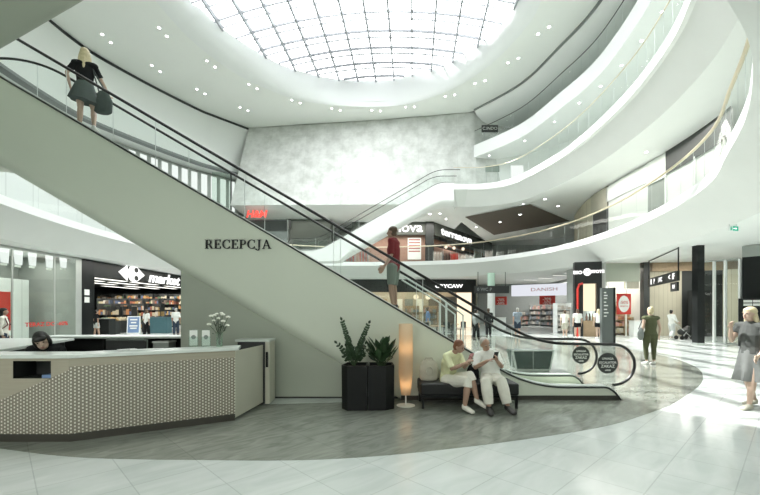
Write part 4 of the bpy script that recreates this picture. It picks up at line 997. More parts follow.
for z in (.30, .86):
    mb = MB(); mb.ball((0,0,z), .022); mb.build('bulb', em('bulb_%d' % int(z*100), (1,.72,.42), 1.0), sh)
    l = bpy.data.lights.new('lamp_bulb_light', 'POINT'); l.energy = .3; l.color = (1,.66,.38); l.shadow_soft_size = .03; lo = bpy.data.objects.new('lamp_bulb_light', l); COL.objects.link(lo); lo.location = (p.x, 6.22, z+.05)
# ------------------------------------------------------------------ bench
bx0, bx1 = at(420.5, 0, 6.02).x, at(519, 0, 6.02).x; by0, by1 = 6.00, 6.56
bn = thing('bench', 'low black leather bench with thin legs in front of the escalator panel', 'bench', ((bx0+bx1)/2, (by0+by1)/2, 0))
mb = MB(); mb.box((bx0,by0,.205), (bx1,by1,.385)); mb.build('seat', M['leather'], bn, world=True, bevel=.025)
mb = MB(); mb.box((bx0+.01,by0+.02,.17), (bx1-.01,by1-.02,.203)); mb.build('frame', M['dark'], bn, world=True)
for x in (bx0+.02, bx1-.055):
    for y in (by0+.015, by1-.05): mb = MB(); mb.box((x,y,0), (x+.035,y+.035,.17)); mb.build('leg', M['dark'], bn, world=True)
# beige bag on the bench
p = at(429, 372, 6.30); hb = thing('handbag', 'beige bag with a round front pocket at the left end of the bench', 'bag', (p.x, 6.32, .39))
mb = MB(); limb(mb, [(0,0,.03),(0,0,.16),(0,.01,.27)], [(.155,.07),(.155,.075),(.13,.055)], side=(1,0,0), seg=16); link('bag_body', fuse(mb, .012, 3), M['c_beige'], hb)
mb = MB(); mb.tube([(.055*math.cos(a)+.0, -.082, .15+.065*math.sin(a)) for a in [2*PI*k/20 for k in range(20)]], .012, 6, True); mb.build('pocket_ring', M['c_beige'], hb, True)
mb = MB(); mb.tube([(-.07,0,.30),(-.05,0,.345),(.05,0,.345),(.07,0,.30)], .011, 6); mb.build('handle', M['c_beige'], hb, True)
p = at(474, 372, 6.25); hb = thing('handbag', 'black bag standing on the bench between the seated couple', 'bag', (p.x, 6.33, .39))
mb = MB(); limb(mb, [(0,0,.03),(0,0,.14),(0,0,.22)], [(.10,.06),(.10,.065),(.07,.04)], side=(1,0,0)); link('bag_body', fuse(mb, .012, 3), M['c_black'], hb)
mb = MB(); mb.tube([(-.05,0,.22),(-.03,0,.34),(.03,0,.34),(.05,0,.22)], .009, 6); mb.build('handle', M['c_black'], hb, True)

# ------------------------------------------------------------------ seated couple; local axes: facing -Y
def sit_local(fdeg, root, W):                  # world joints into the local frame of a rotated root
    R = Matrix.Rotation(-math.radians(fdeg), 3, 'Z'); return {k: R @ (Vector(v)-Vector(root)) for k, v in W.items()}
rt = (at(449,0,6.27).x, 6.27, 0); fd = 32
W = dict(pel=at(448.5,379,6.28), wai=at(448.5,371.5,6.28), che=at(450.5,361.5,6.22), nek=at(454,353,6.13), hd=at(459.3,346.5,6.05),
    shR=at(446.5,356.5,6.08), elR=at(452,369,5.93), wrR=at(465,363.5,5.86), shL=at(459.5,356,6.28), elL=at(464.5,367,6.17), wrL=at(469.5,360.5,5.97),
    hiR=at(447,380.5,6.18), knR=at(468,382,5.83), anR=at(464.8,405.5,5.79), hiL=at(453,380,6.32), knL=at(470.5,375.5,5.93), anL=at(477,399,5.86))
J = sit_local(fd, rt, W); inv = Matrix.Rotation(-math.radians(fd), 3, 'Z')
person('seated elderly woman with short auburn hair, pale yellow blouse and white cropped trousers', rt, fd, 1.42, J,
    [('top','c_yellow',.95,-.045), ('trousers','c_cream',1.22,.004), ('shoes','c_cream')], ('short','h_red'), 'skin_tan', .0075, look=inv @ Vector((.72,-.58,-.42)), face_parts=True,
    toes={'R': inv @ Vector((.62,-.72,-.25)), 'L': inv @ Vector((.80,-.5,-.45))}, girth=1.10, handdir={'R': inv @ Vector((.65,-.35,.55)), 'L': inv @ Vector((.1,-.55,.6))})
ph = at(471, 356.8, 5.89); r = thing('phone', 'pink cased phone held by the seated woman', 'phone', ph, .5)
mb = MB(); mb.box((-.035,-.006,-.062), (.035,.006,.062)); mb.bm.transform(Matrix.Rotation(.5, 4, 'X')); bd = mb.build('case', M['pink'], r, bevel=.008)
mb = MB(); mb.box((-.031,.0062,-.056), (.031,.0085,.056)); mb.bm.transform(Matrix.Rotation(.5, 4, 'X')); mb.build('screen', M['black'], r)
rt = (at(491,0,6.27).x, 6.27, 0); fd = 6
W = dict(pel=at(491,378.5,6.27), wai=at(490.5,371,6.30), che=at(488.5,360.5,6.31), nek=at(486,351.5,6.26), hd=at(485.3,344.3,6.20),
    shR=at(477.8,355.5,6.25), elR=at(475.5,367.5,6.12), wrR=at(487.5,360.8,5.90), shL=at(496.3,355,6.27), elL=at(501.5,366.5,6.13), wrL=at(496.5,360.2,5.90),
    hiR=at(487.3,379.5,6.22), knR=at(486,382.5,5.82), anR=at(489,406,5.74), hiL=at(494.7,379.5,6.24), knL=at(501.5,381.5,5.84), anL=at(507.5,405.5,5.74))
J = sit_local(fd, rt, W); inv = Matrix.Rotation(-math.radians(fd), 3, 'Z')
person('seated elderly man with grey hair, white shirt and white trousers looking at a phone', rt, fd, 1.50, J,
    [('top','c_white',.95,-.03), ('trousers','c_cream',1.93,.006), ('shoes','shoe_dark')], ('thin','h_grey'), 'skin_tan', .0075, look=inv @ Vector((.26,-.86,-.36)), face_parts=True,
    toes={'R': inv @ Vector((-.05,-.9,-.28)), 'L': inv @ Vector((.30,-.9,-.26))}, girth=1.12, handdir={'R': inv @ Vector((.75,-.3,.35)), 'L': inv @ Vector((-.15,-.6,.6))})
ph = at(495.8, 355.3, 5.86); r = thing('phone', 'black phone held by the seated man', 'phone', ph, .1)
mb = MB(); mb.box((-.034,-.005,-.066), (.034,.005,.066)); mb.bm.transform(Matrix.Rotation(.6, 4, 'X')); mb.build('case', M['black'], r, bevel=.008)
mb = MB(); mb.box((-.030,.0052,-.060), (.030,.0075,.060)); mb.bm.transform(Matrix.Rotation(.6, 4, 'X')); mb.build('screen', M['charcoal'], r)

# receptionist, seated behind the desk
fd = 18; rt = (at(41,0,5.12).x, 5.12, 0); zz_ = lambda x, y, Y: at(x, y, Y)
W = dict(pel=(rt[0],5.30,.50), wai=(rt[0],5.30,.66), che=(rt[0],5.26,.86), nek=(rt[0]+.005,5.20,1.00), hd=at(41.5,340.8,5.10),
    shR=(rt[0]-.19,5.21,.975), elR=(rt[0]-.27,5.13,.68), wrR=(rt[0]-.10,4.98,.765), shL=(rt[0]+.19,5.19,.975), elL=(rt[0]+.27,5.10,.68), wrL=(rt[0]+.12,4.97,.765),
    hiR=(rt[0]-.08,5.28,.47), knR=(rt[0]-.10,4.99,.50), anR=(rt[0]-.10,5.08,.08), hiL=(rt[0]+.08,5.28,.47), knL=(rt[0]+.10,4.99,.50), anL=(rt[0]+.10,5.08,.08))
J = sit_local(fd, rt, W); inv = Matrix.Rotation(-math.radians(fd), 3, 'Z')
person('receptionist with black hair and black jacket looking down behind the desk', rt, fd, 1.66, J,
    [('top','c_black',1.9,-.03), ('trousers','c_black',1.9)], ('bowl','h_black'), 'skin', .009, look=inv @ Vector((.52,-.76,-.34)), face_parts=True)
st = thing('office_chair', 'dark office chair under the receptionist', 'chair', (rt[0], 5.32, 0))
mb = MB(); mb.box((rt[0]-.23,5.08,.36), (rt[0]+.23,5.52,.405)); mb.build('seat', M['charcoal'], st, world=True, bevel=.02)
mb = MB(); mb.tube([(rt[0],5.32,.05),(rt[0],5.32,.36)], .03); mb.build('column', M['dark'], st, world=True)
for k in range(5): a = 2*PI*k/5; mb = MB(); mb.tube([(rt[0],5.32,.09),(rt[0]+.26*math.cos(a),5.32+.26*math.sin(a),.03)], .02); mb.build('leg', M['dark'], st, world=True)
# ------------------------------------------------------------------ columns, posts, signs on the ground floor
def column(label, x, y, r, z1, m, sq=False, cap=None):
    o = thing('column', label, 'column', (x, y, 0))
    mb = MB()
    if sq: mb.box((-r,-r,0.0), (r,r,z1))
    else: mb.lathe([(r,0.0),(r,z1)], seg=28)
    mb.build('shaft', m, o, not sq)
    mb = MB()
    if sq: mb.box((-r-.01,-r-.01,0.0), (r+.01,r+.01,.10))
    else: mb.lathe([(r+.012,0.0),(r+.012,.10)], seg=28)
    mb.build('base', M['steel'], o)
    if cap: mb = MB(); mb.lathe([(r+.004,z1-cap),(r+.004,z1)], seg=28); mb.build('upper_band', M['greencap'], o, True)
    return o
M['greencap'] = pm('pale_green_paint', (.50, .68, .56), .4); M['litcolumn'] = pm('white_column_paint', (.80, .83, .80), .4)
column('round white column with pale green top at the far gallery edge', at(493.5,0,29).x, 29.6, .27, 4.25, M['litcolumn'], cap=1.1)
p = gr(702, 345.5); column('tall square black pillar in front of the dark entrance', p.x, p.y+.2, .15, 4.25, M['dark'], True)
p = gr(646, 336); column('slim dark square pillar between bright shop and beige wall', p.x, p.y+.1, .17, 4.25, M['charcoal'], True)

# wayfinding pylon
p = gr(609, 346); py = thing('pylon_sign', 'dark grey freestanding directory pylon before the bright shop', 'sign', (p.x, p.y+.1, 0), .12)
mb = MB(); mb.box((-.30,-.07,0), (.21,.07,2.42)); mb.build('panel', pm('pylon_face', (.11,.125,.12), .4), py)
mb = MB(); mb.box((.212,-.08,0), (.30,.08,2.44)); mb.build('side_board', M['dark'], py)
for k, (w, z) in enumerate(((.10,2.2),(.16,2.08),(.14,1.96),(.10,1.8),(.18,1.66),(.14,1.5),(.2,1.36),(.12,1.22))):
    mb = MB(); mb.box((-.22,-.078,z), (-.22+w,-.072,z+.05)); mb.build('printed_line', M['paper'], py)
# hanging sign
L, R_ = at(649, 274.6, 22.0), at(678.4, 270.4, 17.3)
hs = thing('hanging_sign', 'black hanging direction sign with white symbols in front of the beige wall', 'sign', (L+R_)/2)
mb = MB(); mb.obox((L.x,L.y), (R_.x,R_.y), .10, 2.78, 3.22); bd = mb.build('board', M['black'], hs, world=True)
for q in (L, R_): mb = MB(); mb.tube([(q.x,q.y,3.2),(q.x,q.y,4.24)], .03, 6); mb.build('rod', M['dark'], hs, world=True)
mb = MB(); mb.tube([(L.x,L.y,4.2),(R_.x,R_.y,4.2)], .025, 6); mb.build('rail', M['dark'], hs, world=True)
d = (R_-L); d.z = 0; ln = d.length; d.normalize(); nrm = Vector((d.y, -d.x, 0))
def sgn(u, s, size, z=3.0, st=1.0): return lettering('symbol', s, size, L+d*ln*u+nrm*.056-Vector((0,0,L.z-z)), d, M['signwhite'], bd, depth=.006, stretch=st, bold=.006)
sgn(.14, '0', .42, st=1.3); sgn(.26, 'P', .36); sgn(.42, 'i', .36); sgn(.50, 'WC', .3); sgn(.78, '←', .4, st=1.4) if False else sgn(.78, '<', .4, st=1.4); sgn(.90, 'EF', .36)
mb = MB(); q = R_-d*1.0; mb.obox((q.x,q.y), ((R_-d*.05).x,(R_-d*.05).y), .08, 2.34, 2.74); sb = mb.build('small_board', M['black'], hs, world=True)
lettering('symbol', '8:8', .26, L+d*(ln-.5)+nrm*.05-Vector((0,0,L.z-2.54)), d, M['signwhite'], sb, depth=.006)
# black sign hanging by the column
p = at(492, 289.5, 28.3); hs = thing('hanging_sign', 'long black hanging sign crossing the white column', 'sign', p)
mb = MB(); mb.box((-1.25,-.05,-.26), (1.2,.05,.26)); bd = mb.build('board', M['black'], hs)
for x in (-1.0, .95): mb = MB(); mb.tube([(x,0,.25),(x,0,1.25)], .02, 6); mb.build('rod', M['dark'], hs)
for x, s in ((-1.0,'0'),(-.55,'C&A'),(-.1,'P')): lettering('symbol', s if s != 'C&A' else 'WC', .32, (x,-.056,0), (1,0,0), M['midgrey'], bd, world=False, depth=.006)
# exit sign
p = at(733, 228.6, 12.6); ex = thing('exit_sign', 'small green and white emergency exit sign under the right gallery', 'exit sign', p, .2)
mb = MB(); mb.box((-.19,-.02,-.085), (.19,.02,.085)); mb.build('housing', M['bright'], ex)
mb = MB(); mb.box((-.04,-.025,-.07), (.18,-.021,.07)); g = mb.build('green_field', M['exit'], ex)
mb = MB(); mb.box((-.02,-.029,-.012), (.07,-.026,.012)); mb.prism([(0,0),(1,0),(0,1)], 0, 0.0001) if False else None; mb.face([(.07,-.0275,-.04),(.12,-.0275,0),(.07,-.0275,.04)]); mb.build('arrow', M['signwhite'], g)
mb = MB(); mb.ball((-.10,-.024,.04), .014, seg=8); mb.box((-.125,-.027,-.06), (-.105,-.022,.025)); mb.box((-.10,-.027,-.06), (-.08,-.022,.02)); mb.build('pictogram', M['exit'], ex)
mb = MB(); mb.tube([(-.15,0,.08),(-.15,0,.14)], .008, 5); mb.tube([(.15,0,.08),(.15,0,.14)], .008, 5); mb.build('bracket', M['steel'], ex)

# ------------------------------------------------------------------ generic bits for shops
def xf(p, q):                                  # frame of a shopfront from p to q: origin p, right along pq
    d = Vector((q[0]-p[0], q[1]-p[1], 0)); L = d.length; d.normalize(); return d, L, Vector((d.y, -d.x, 0))
def front_box(root, name, p, d, n, u0, u1, z0, z1, depth, m, out=0., bevel=0.):
    a = Vector((p[0], p[1], 0))+d*u0+n*out; b = Vector((p[0], p[1], 0))+d*u1+n*out; k = -n*depth
    mb = MB(); mb.prism([(a.x,a.y),(b.x,b.y),((b+k).x,(b+k).y),((a+k).x,(a+k).y)], z0, z1); return mb.build(name, m, root, world=True, bevel=bevel)
def front_glass(root, name, p, d, n, u0, u1, z0, z1, out=0., m='shop_glass'):
    a = Vector((p[0], p[1], 0))+d*u0+n*out; b = Vector((p[0], p[1], 0))+d*u1+n*out
    mb = MB(); mb.face([(a.x,a.y,z0),(b.x,b.y,z0),(b.x,b.y,z1),(a.x,a.y,z1)]); return mb.build(name, M[m], root, world=True)
rs = random.Random(21)
GOODS = [pm('goods_%d' % i, c, .6, var=.25, scale=9) for i, c in enumerate([(.45,.30,.12),(.30,.10,.06),(.10,.16,.08),(.50,.44,.30),(.16,.12,.09),(.46,.20,.08),(.10,.13,.20),(.55,.50,.42)])]
PALE = [pm('pale_goods_%d' % i, c, .6, var=.2, scale=9) for i, c in enumerate([(.55,.50,.44),(.60,.34,.30),(.30,.30,.30),(.62,.60,.56),(.40,.28,.22),(.26,.30,.34)])]
def rack(label, x, y, rz, w, h, dep, levels, mats, group, fm='charcoal', seed=1):
    r = thing('shelf_rack', label, 'shelf', (x, y, 0), rz, group); R = random.Random(seed)
    mb = MB(); mb.box((-w/2,dep/2-.03,0), (w/2,dep/2,h)); mb.build('back', M[fm], r)
    for s in (-1, 1): mb = MB(); mb.box((s*w/2-.02,-dep/2,0), (s*w/2+.02,dep/2,h)); mb.build('side', M[fm], r)
    for k in range(levels):
        z = .12+k*(h-.2)/levels; mb = MB(); mb.box((-w/2,-dep/2,z), (w/2,dep/2-.03,z+.025)); sh = mb.build('shelf', M[fm], r)
        u = -w/2+.04; groups = {}
        while u < w/2-.1:
            ww = R.uniform(.08,.22); hh = R.uniform(.35,.85)*((h-.2)/levels-.04)
            mi = R.randrange(len(mats)); groups.setdefault(mi, []).append((u, ww, z+.026, hh)); u += ww+.012
        for mi, L_ in groups.items():
            mb = MB()
            for u, ww, z0, hh in L_: mb.box((u,-dep/2+.02,z0), (u+ww,dep/2-.06,z0+hh))
            g = mb.build('goods', mats[mi], sh); g['kind'] = 'stuff'
    return r

# ------------------------------------------------------------------ supermarket on the left
XW = -15.75
sm = thing('supermarket_shopfront', 'black supermarket portal with white emblem and lettering, left of the escalator', 'shopfront', (XW, 26, 0))
yA, yB, yC = 20.95, 21.9, 33.5
mb = MB(); mb.box((XW-.5,yA,0), (XW,yB,4.2)); mb.build('post', M['dark'], sm, world=True)
mb = MB(); mb.box((XW-.5,yB,3.38), (XW,yC,4.2)); mb.build('header_board', M['black'], sm, world=True)
mb = MB(); mb.box((XW-.5,yC,0), (XW,yC+.6,4.22)); mb.build('post', M['dark'], sm, world=True)
mb = MB(); mb.box((XW-.02,20.55,0), (XW+.02,20.93,4.22)); mb.build('side_panel', M['greyshop'], sm, world=True)
for z in (2.3, 1.9): mb = MB(); mb.box((XW,21.15,z), (XW+.02,21.5,z+.3)); mb.build('notice', M['paper'], sm, world=True)
# emblem: two white arrow halves with the dark C between them
def emblem(y0, y1, zc, hh):
    w = y1-y0; P = lambda u, v: (XW+.03, y0+w*u, zc+hh*v)
    r = bpy.data.objects.new('emblem', None); COL.objects.link(r); r.parent = sm
    def plate(name, uv, off=0., m='signwhite'):
        mb = MB(); a = [Vector(P(*q)) for q in uv]; b = [p+Vector((.04+off,0,0)) for p in a]
        va = [mb.bm.verts.new(p) for p in a]; vb = [mb.bm.verts.new(p) for p in b]; mb.bm.faces.new(va[::-1]); mb.bm.faces.new(vb)
        for i in range(len(a)): mb.bm.faces.new((va[i], va[(i+1) % len(a)], vb[(i+1) % len(a)], vb[i]))
        bmesh.ops.triangulate(mb.bm, faces=[f for f in mb.bm.faces if len(f.verts) > 4])
        return mb.build(name, M[m], r, world=True)
    left = [(0,0)]+[(.33,.48)]+[(.33-.10*math.cos(a)+.0-.0, .48*math.sin(a)) for a in [PI/2-PI*k/12 for k in range(1, 12)]]+[(.33,-.48)]
    plate('left_arrow', [(0,0),(.31,-.50)]+[(.31-.09*math.cos(a), .46*math.sin(a)) for a in [-PI/2+PI*k/12 for k in range(1, 12)]]+[(.31,.50)])
    right = [(1,0),(.68,.50),(.60,.53)]+[(.56+.22*math.cos(a)*1.0, .54*math.sin(a)) for a in [PI/2+PI*k/12 for k in range(0, 13)]]+[(.60,-.53),(.68,-.50)]
    plate('right_arrow', right)
    for s in (1, -1):                          # the two round notches that make the C
        plate('notch', [(.655+.085*math.cos(a), s*.27+.17*math.sin(a)) for a in [2*PI*k/16 for k in range(16)]], .006, 'black')
    plate('notch', [(.60,.08),(.60,-.08),(.72,-.08),(.72,.08)], .003, 'signwhite')
emblem(23.85, 26.45, 3.80, .95)
lettering('lettering', 'market', 1.0, (XW+.03, 29.0, 3.72), (0,1,0), M['signwhite'], sm, depth=.05, shear=.25, bold=.02, stretch=1.42)
# inside
mb = MB(); mb.obox((-30,20.9), (XW-.5,20.9), .1, 0, 4.24); mb.obox((-30,44), (XW,44), .1, 0, 4.24); mb.obox((-29.5,20.9), (-29.5,44), .1, 0, 4.24); struct(mb.build('wall_supermarket', M['charcoal']))
mb = MB(); mb.box((-30,20.9,3.75), (XW-.5,44,3.8)); struct(mb.build('ceiling_supermarket', M['black']))
mb = MB(); mb.box((-30,20.9,.0), (XW-.5,44,.006)); struct(mb.build('floor_supermarket', M['midgrey']))
k = 0; pr = None
for x in (-17.3,-18.9,-20.6,-22.4,-24.4):
    for y0, y1 in ((22.0,25.2),(25.8,29.5),(30.2,33.6),(35,40)):
        r = thing('ceiling_lamp', 'long pale strip lamp across the dark supermarket ceiling', 'ceiling light', (x, (y0+y1)/2, 3.62), 0, 'strip lamps in the supermarket')
        mb = MB(); mb.box((x-.30,y0,3.62), (x+.30,y1,3.70)); mb.build('housing', M['greyshop'], r, world=True)
        mb = MB(); mb.box((x-.22,y0+.05,3.612), (x+.22,y1-.05,3.619)); mb.build('lamp', M['striplight'], r, world=True); k += 1
k = 0
for Y, x0, x1, n_, h_, lv in ((27.2,99,136,3,1.75,3),(30.6,99,164,4,2.0,4),(34.2,98,178,5,2.5,5),(39.5,98,184,6,3.1,6)):
    for j in range(n_):
        xa, xb = at(x0+(x1-x0)*j/n_, 0, Y).x, at(x0+(x1-x0)*(j+1)/n_, 0, Y).x
        rack('supermarket shelf rack full of mixed goods behind the portal', (xa+xb)/2, Y, 0, (xb-xa)-.25, h_, .6, lv, GOODS, 'supermarket shelf racks', 'charcoal', k); k += 1
def produce(label, px, Y, w, m, grp='fruit bins'):
    x = at(px, 0, Y).x; r = thing('fruit_bin', label, 'fruit bin', (x, Y, 0), 0, grp); R = random.Random(int(px*7))
    mb = MB(); mb.box((-w/2,-.35,0.0), (w/2,.35,.80)); mb.build('bin', M['charcoal'], r)
    mb = MB()
    for k in range(40): mb.ball((R.uniform(-w/2+.06,w/2-.06), R.uniform(-.3,.3), .82+R.uniform(0,.16)), .075, seg=7)
    o = mb.build('fruit', m, r, True); o['kind'] = 'stuff'
for px, Y, w, i, lb in ((104,24.2,.6,2,'bin with green produce at the left inside the supermarket'),(112,24.8,.6,0,'bin with brown fruit beside the green produce'),(121,26.2,.6,3,'bin with pale fruit behind the advertising board'),(152,27.5,1.0,5,'bin with orange fruit near the teal counter'),(160,28.2,1.0,3,'bin with cream fruit near the teal counter')):
    produce(lb, px, Y, w, GOODS[i], 'fruit bins in the supermarket')
# checkout and counters at the mouth
def block(name, label, cat, p, size, m, top=None, rz=0., group=None):
    r = thing(name, label, cat, (p[0], p[1], 0), rz, group); w, d, h = size
    mb = MB(); mb.box((-w/2,-d/2,0), (w/2,d/2,h-.04)); mb.build('carcass', m, r, bevel=.01)
    mb = MB(); mb.box((-w/2-.02,-d/2-.02,h-.038), (w/2+.02,d/2+.02,h)); mb.build('top', top or m, r); return r
p = at(108, 0, 22.9); block('checkout_counter', 'black checkout counter at the left of the supermarket mouth', 'counter', (p.x-.3, 22.9), (1.1,.6,1.0), M['black'], M['charcoal'])
p = at(160, 0, 25.9); block('promotion_counter', 'teal counter at the right of the supermarket mouth', 'counter', (p.x, 25.9), (1.25,.6,1.05), M['teal'], M['teal'])
p = gr(134, 333.5); ab = thing('advertising_board', 'white edged blue advertising board standing before the supermarket', 'board', (p.x, p.y, 0), .35)
for s in (1, -1):
    mb = MB(); mb.box((-.36,-.015,0), (.36,.015,1.12)); mb.bm.transform(Matrix.Translation((0,s*.22,0)) @ Matrix.Rotation(math.radians(11*s), 4, 'X')); fr = mb.build('frame', M['bright'], ab)
    mb = MB(); mb.box((-.31,-.02 if s < 0 else .012,.06), (.31,-.012 if s < 0 else .02,1.06)); mb.bm.transform(Matrix.Translation((0,s*.22,0)) @ Matrix.Rotation(math.radians(11*s), 4, 'X')); po = mb.build('poster', M['blue'], fr)
for z, w in ((.85,.4),(.66,.3),(.45,.44),(.3,.36)):
    mb = MB(); mb.box((-w/2,-.026,z), (w/2,-.021,z+.09)); mb.bm.transform(Matrix.Translation((0,-.22,0)) @ Matrix.Rotation(math.radians(-11), 4, 'X')); mb.build('printed_line', M['paper'], ab)

# ------------------------------------------------------------------ shop window on the far left
wf = thing('glass_shopfront', 'grey shop window with five white hanging banners, left of the supermarket', 'shopfront', (XW, 17, 0))
for a, b in ((12.0,14.6),(14.6,17.0),(17.0,19.2),(19.2,20.55)):
    mb = MB(); mb.face([(XW,a,0.02),(XW,b,0.02),(XW,b,4.2),(XW,a,4.2)]); mb.build('pane', M['green_glass'], wf, world=True)
    mb = MB(); mb.box((XW-.03,b-.025,0), (XW+.03,b+.025,4.2)); mb.build('mullion', M['greyshop'], wf, world=True)
mb = MB(); mb.box((XW-.05,12,4.1), (XW+.05,20.6,4.22)); mb.build('head_rail', M['greyshop'], wf, world=True)
mb = MB(); mb.box((XW-.05,12,0), (XW+.05,20.6,.06)); mb.build('sill_rail', M['steel'], wf, world=True)
lettering('lettering', 'TERAZ DO -60%', .26, (XW+.02, 18.8, .83), (0,1,0), M['red'], wf, depth=.006, bold=.006, stretch=1.3)
mb = MB(); mb.obox((XW-3.2,12), (XW-3.2,20.85), .1, 0, 4.24); mb.obox((XW-3.2,20.8), (XW,20.8), .08, 0, 4.24); mb.obox((XW-3.2,12), (XW,12), .08, 0, 4.24); mb.build('inner_wall', M['greyshop'], wf, world=True)
mb = MB(); mb.box((XW-1.9,15.2,0), (XW-1.85,19.9,3.0)); struct(mb.build('wall_display', M['whitepanel']))
for k, (y, w) in enumerate([(14.25,'leftmost'),(16.0,'second from the left'),(17.25,'third from the left'),(18.7,'fourth from the left'),(20.0,'rightmost')]):
    y = (XW-.5)*F/([4,18,32,49,63][k]-HX)*1.0; x = XW-.5; z1 = EYE+(HY-[244,247,249,251,255][k])*y/F; z0 = EYE+(HY-[263,265,266,268,268][k])*y/F
    r = thing('hanging_banner', 'white banner hanging in the grey shop window, %s of five' % w, 'banner', (x, y, z0), 0, 'white banners in the shop window')
    mb = MB(); mb.face([(x,y-.26,z1),(x,y+.26,z1-.02),(x,y+.20,z0),(x,y-.16,z0+.02)]); o = mb.build('sheet', M['litpanel'], r, world=True); s = o.modifiers.new('s', 'SOLIDIFY'); s.thickness = .012  # the sheet is no lamp; its brightness is put in as emission
    mb = MB(); mb.box((x-.02,y-.15,z0-.10), (x+.02,y+.12,z0-.01)); mb.build('weight', M['paper'], r, world=True)
    mb = MB(); mb.tube([(x,y-.22,z1),(x,y-.22,4.24)], .006, 5); mb.tube([(x,y+.22,z1),(x,y+.22,4.24)], .006, 5); mb.build('cord', M['steel'], r, world=True)
p = at(-2, 300, 15.9); r = thing('poster_stand', 'red and white poster stand cut by the left edge of the photo', 'poster', (XW-.6, 16.9, 0))
mb = MB(); mb.box((XW-.62,16.1,.6), (XW-.58,17.55,2.3)); mb.build('poster', M['red'], r, world=True)
mb = MB(); mb.box((XW-.64,17.55,0), (XW-.56,17.70,2.33)); mb.build('frame', M['bright'], r, world=True)
mb = MB(); mb.box((XW-.62,16.1,0), (XW-.58,17.55,.6)); mb.build('base', M['bright'], r, world=True)

# ------------------------------------------------------------------ far ground floor shops
# cafe with the black fascia
q0, q1 = at(338,0,35.5), at(476,0,35.5)
cf = thing('cafe_shopfront', 'warm lit shop with long black fascia and pale letters behind the escalator', 'shopfront', ((q0.x+q1.x)/2, 35.5, 0))
d, L_, n = xf((q0.x,35.5), (q1.x,35.5)); P0 = (q0.x, 35.5)
front_box(cf, 'header_board', P0, d, n, 0, L_, 3.1, 4.24, .3, M['black'])
front_box(cf, 'post', P0, d, n, L_-.35, L_, 0, 3.1, .3, M['black']); front_box(cf, 'doorway', P0, d, n, L_-3.1, L_-1.7, 0, 2.7, .2, M['brownceil'], .0)
front_box(cf, 'lit_wall', P0, d, n, L_-1.7, L_-.4, 0, 3.05, .2, M['warmwindow'], -.05)
for k in range(6): front_glass(cf, 'pane', P0, d, n, .1+k*1.45, .1+(k+1)*1.45-.06, .1, 3.05)
lettering('lettering', 'CRYCAW', .42, (at(449,0,35.4).x, 35.44, 3.62), (1,0,0), M['signwhite'], cf, depth=.04, bold=.012, stretch=1.35)
mb = MB(); mb.box((q0.x,40,0), (q1.x,40.1,4.24)); mb.box((q0.x-.1,35.5,0), (q0.x,40,4.24)); mb.box((q1.x,35.6,0), (q1.x+.1,40,4.24)); mb.build('inner_wall', pm('cream_shop_wall', (.46,.41,.33), .7), cf, world=True)
for k, (px, c) in enumerate(((355,3),(372,0),(392,3),(412,1),(430,3),(446,0))):
    rack('low goods stand inside the warm lit shop', at(px,0,37.5).x, 37.5, 0, 1.3, 1.9, .5, 3, PALE, 'stands in the warm lit shop', 'wood', 40+k)
for k, (px, w, c) in enumerate(((350,1.2,M['brownceil']),(363,.8,M['paper']),(380,1.4,M['wood']),(398,.9,M['paper']),(409,.8,M['midgrey']),(420,.7,M['paper']),(434,1.1,M['brownceil']))):
    p = at(px, 0, 39.9); mb = MB(); mb.box((p.x-w/2,39.90,1.3), (p.x+w/2,39.97,2.6)); mb.build('wall_board', c, cf, world=True)
for k, px in enumerate((416, 428, 441)):
    p = at(px, 297, 36.2); r = thing('pendant_lamp', 'warm globe lamp hanging in the warm lit shop', 'lamp', p, 0, 'globe lamps in the warm lit shop')
    mb = MB(); mb.ball((0,0,0), .24); mb.build('globe', M['warmwindow'], r, True); mb = MB(); mb.tube([(0,0,.2),(0,0,1.5)], .012, 5); mb.build('cord', M['dark'], r)
# store with the white header
q0, q1 = at(506,0,36.5), at(572,0,33.0)
ws = thing('wide_shopfront', 'wide open shop with pale lilac header and red posters behind the column', 'shopfront', ((q0.x+q1.x)/2, 35, 0))
P0 = (q0.x, 36.5); d, L_, n = xf(P0, (q1.x, 33.0))
M['lilac'] = em('pale_lilac_backlit_sign', (.86,.88,.95), .55)
front_box(ws, 'header_board', P0, d, n, .5, L_, 2.75, 3.75, .3, M['lilac']); front_box(ws, 'post', P0, d, n, L_-.4, L_, 0, 2.75, .3, M['bright'])
c_ = Vector((P0[0],P0[1],0))+d*(L_*.60)+n*.02; lettering('lettering', 'DANISH', .42, (c_.x,c_.y,3.28), d, M['pink'], ws, depth=.02, stretch=1.5)
for u0, u1, s in ((-1.0,.1,'left'),(3.0,4.3,'right')):
    a = front_box(ws, 'poster', P0, d, n, u0, u1, 1.98, 2.74, .05, M['red'], .08)
    for j, z in enumerate((2.42,2.12)):
        cc = Vector((P0[0],P0[1],0))+d*((u0+u1)/2)+n*.14; lettering('lettering', 'SALE' if False else ('-50%' if j else '-70%'), .36, (cc.x,cc.y,z), d, M['paper'], a, depth=.004)
mb = MB(); mb.obox((q0.x-1,43), (q1.x+1.5,41), .1, 0, 4.24); mb.obox((q1.x+.3,33.2), (q1.x+1.5,41), .1, 0, 4.24); mb.build('inner_wall', M['midgrey'], ws, world=True)
for k in range(8):
    u = .8+k*.72; b = Vector((P0[0],P0[1],0))+d*u-n*(2.2+(k % 3)*1.4)
    rack('grey and white goods rack inside the wide open shop', b.x, b.y, -.3, 1.1, 2.1 if k % 2 else 1.5, .5, 4 if k % 2 else 3, PALE, 'racks in the wide open shop', 'midgrey', 60+k)
p = gr(538.5, 327); block('display_case', 'pale wooden display table with dark bowls before the wide open shop', 'display', (p.x, 29.5), (1.05,.6,.95), M['wood'], M['paper'])
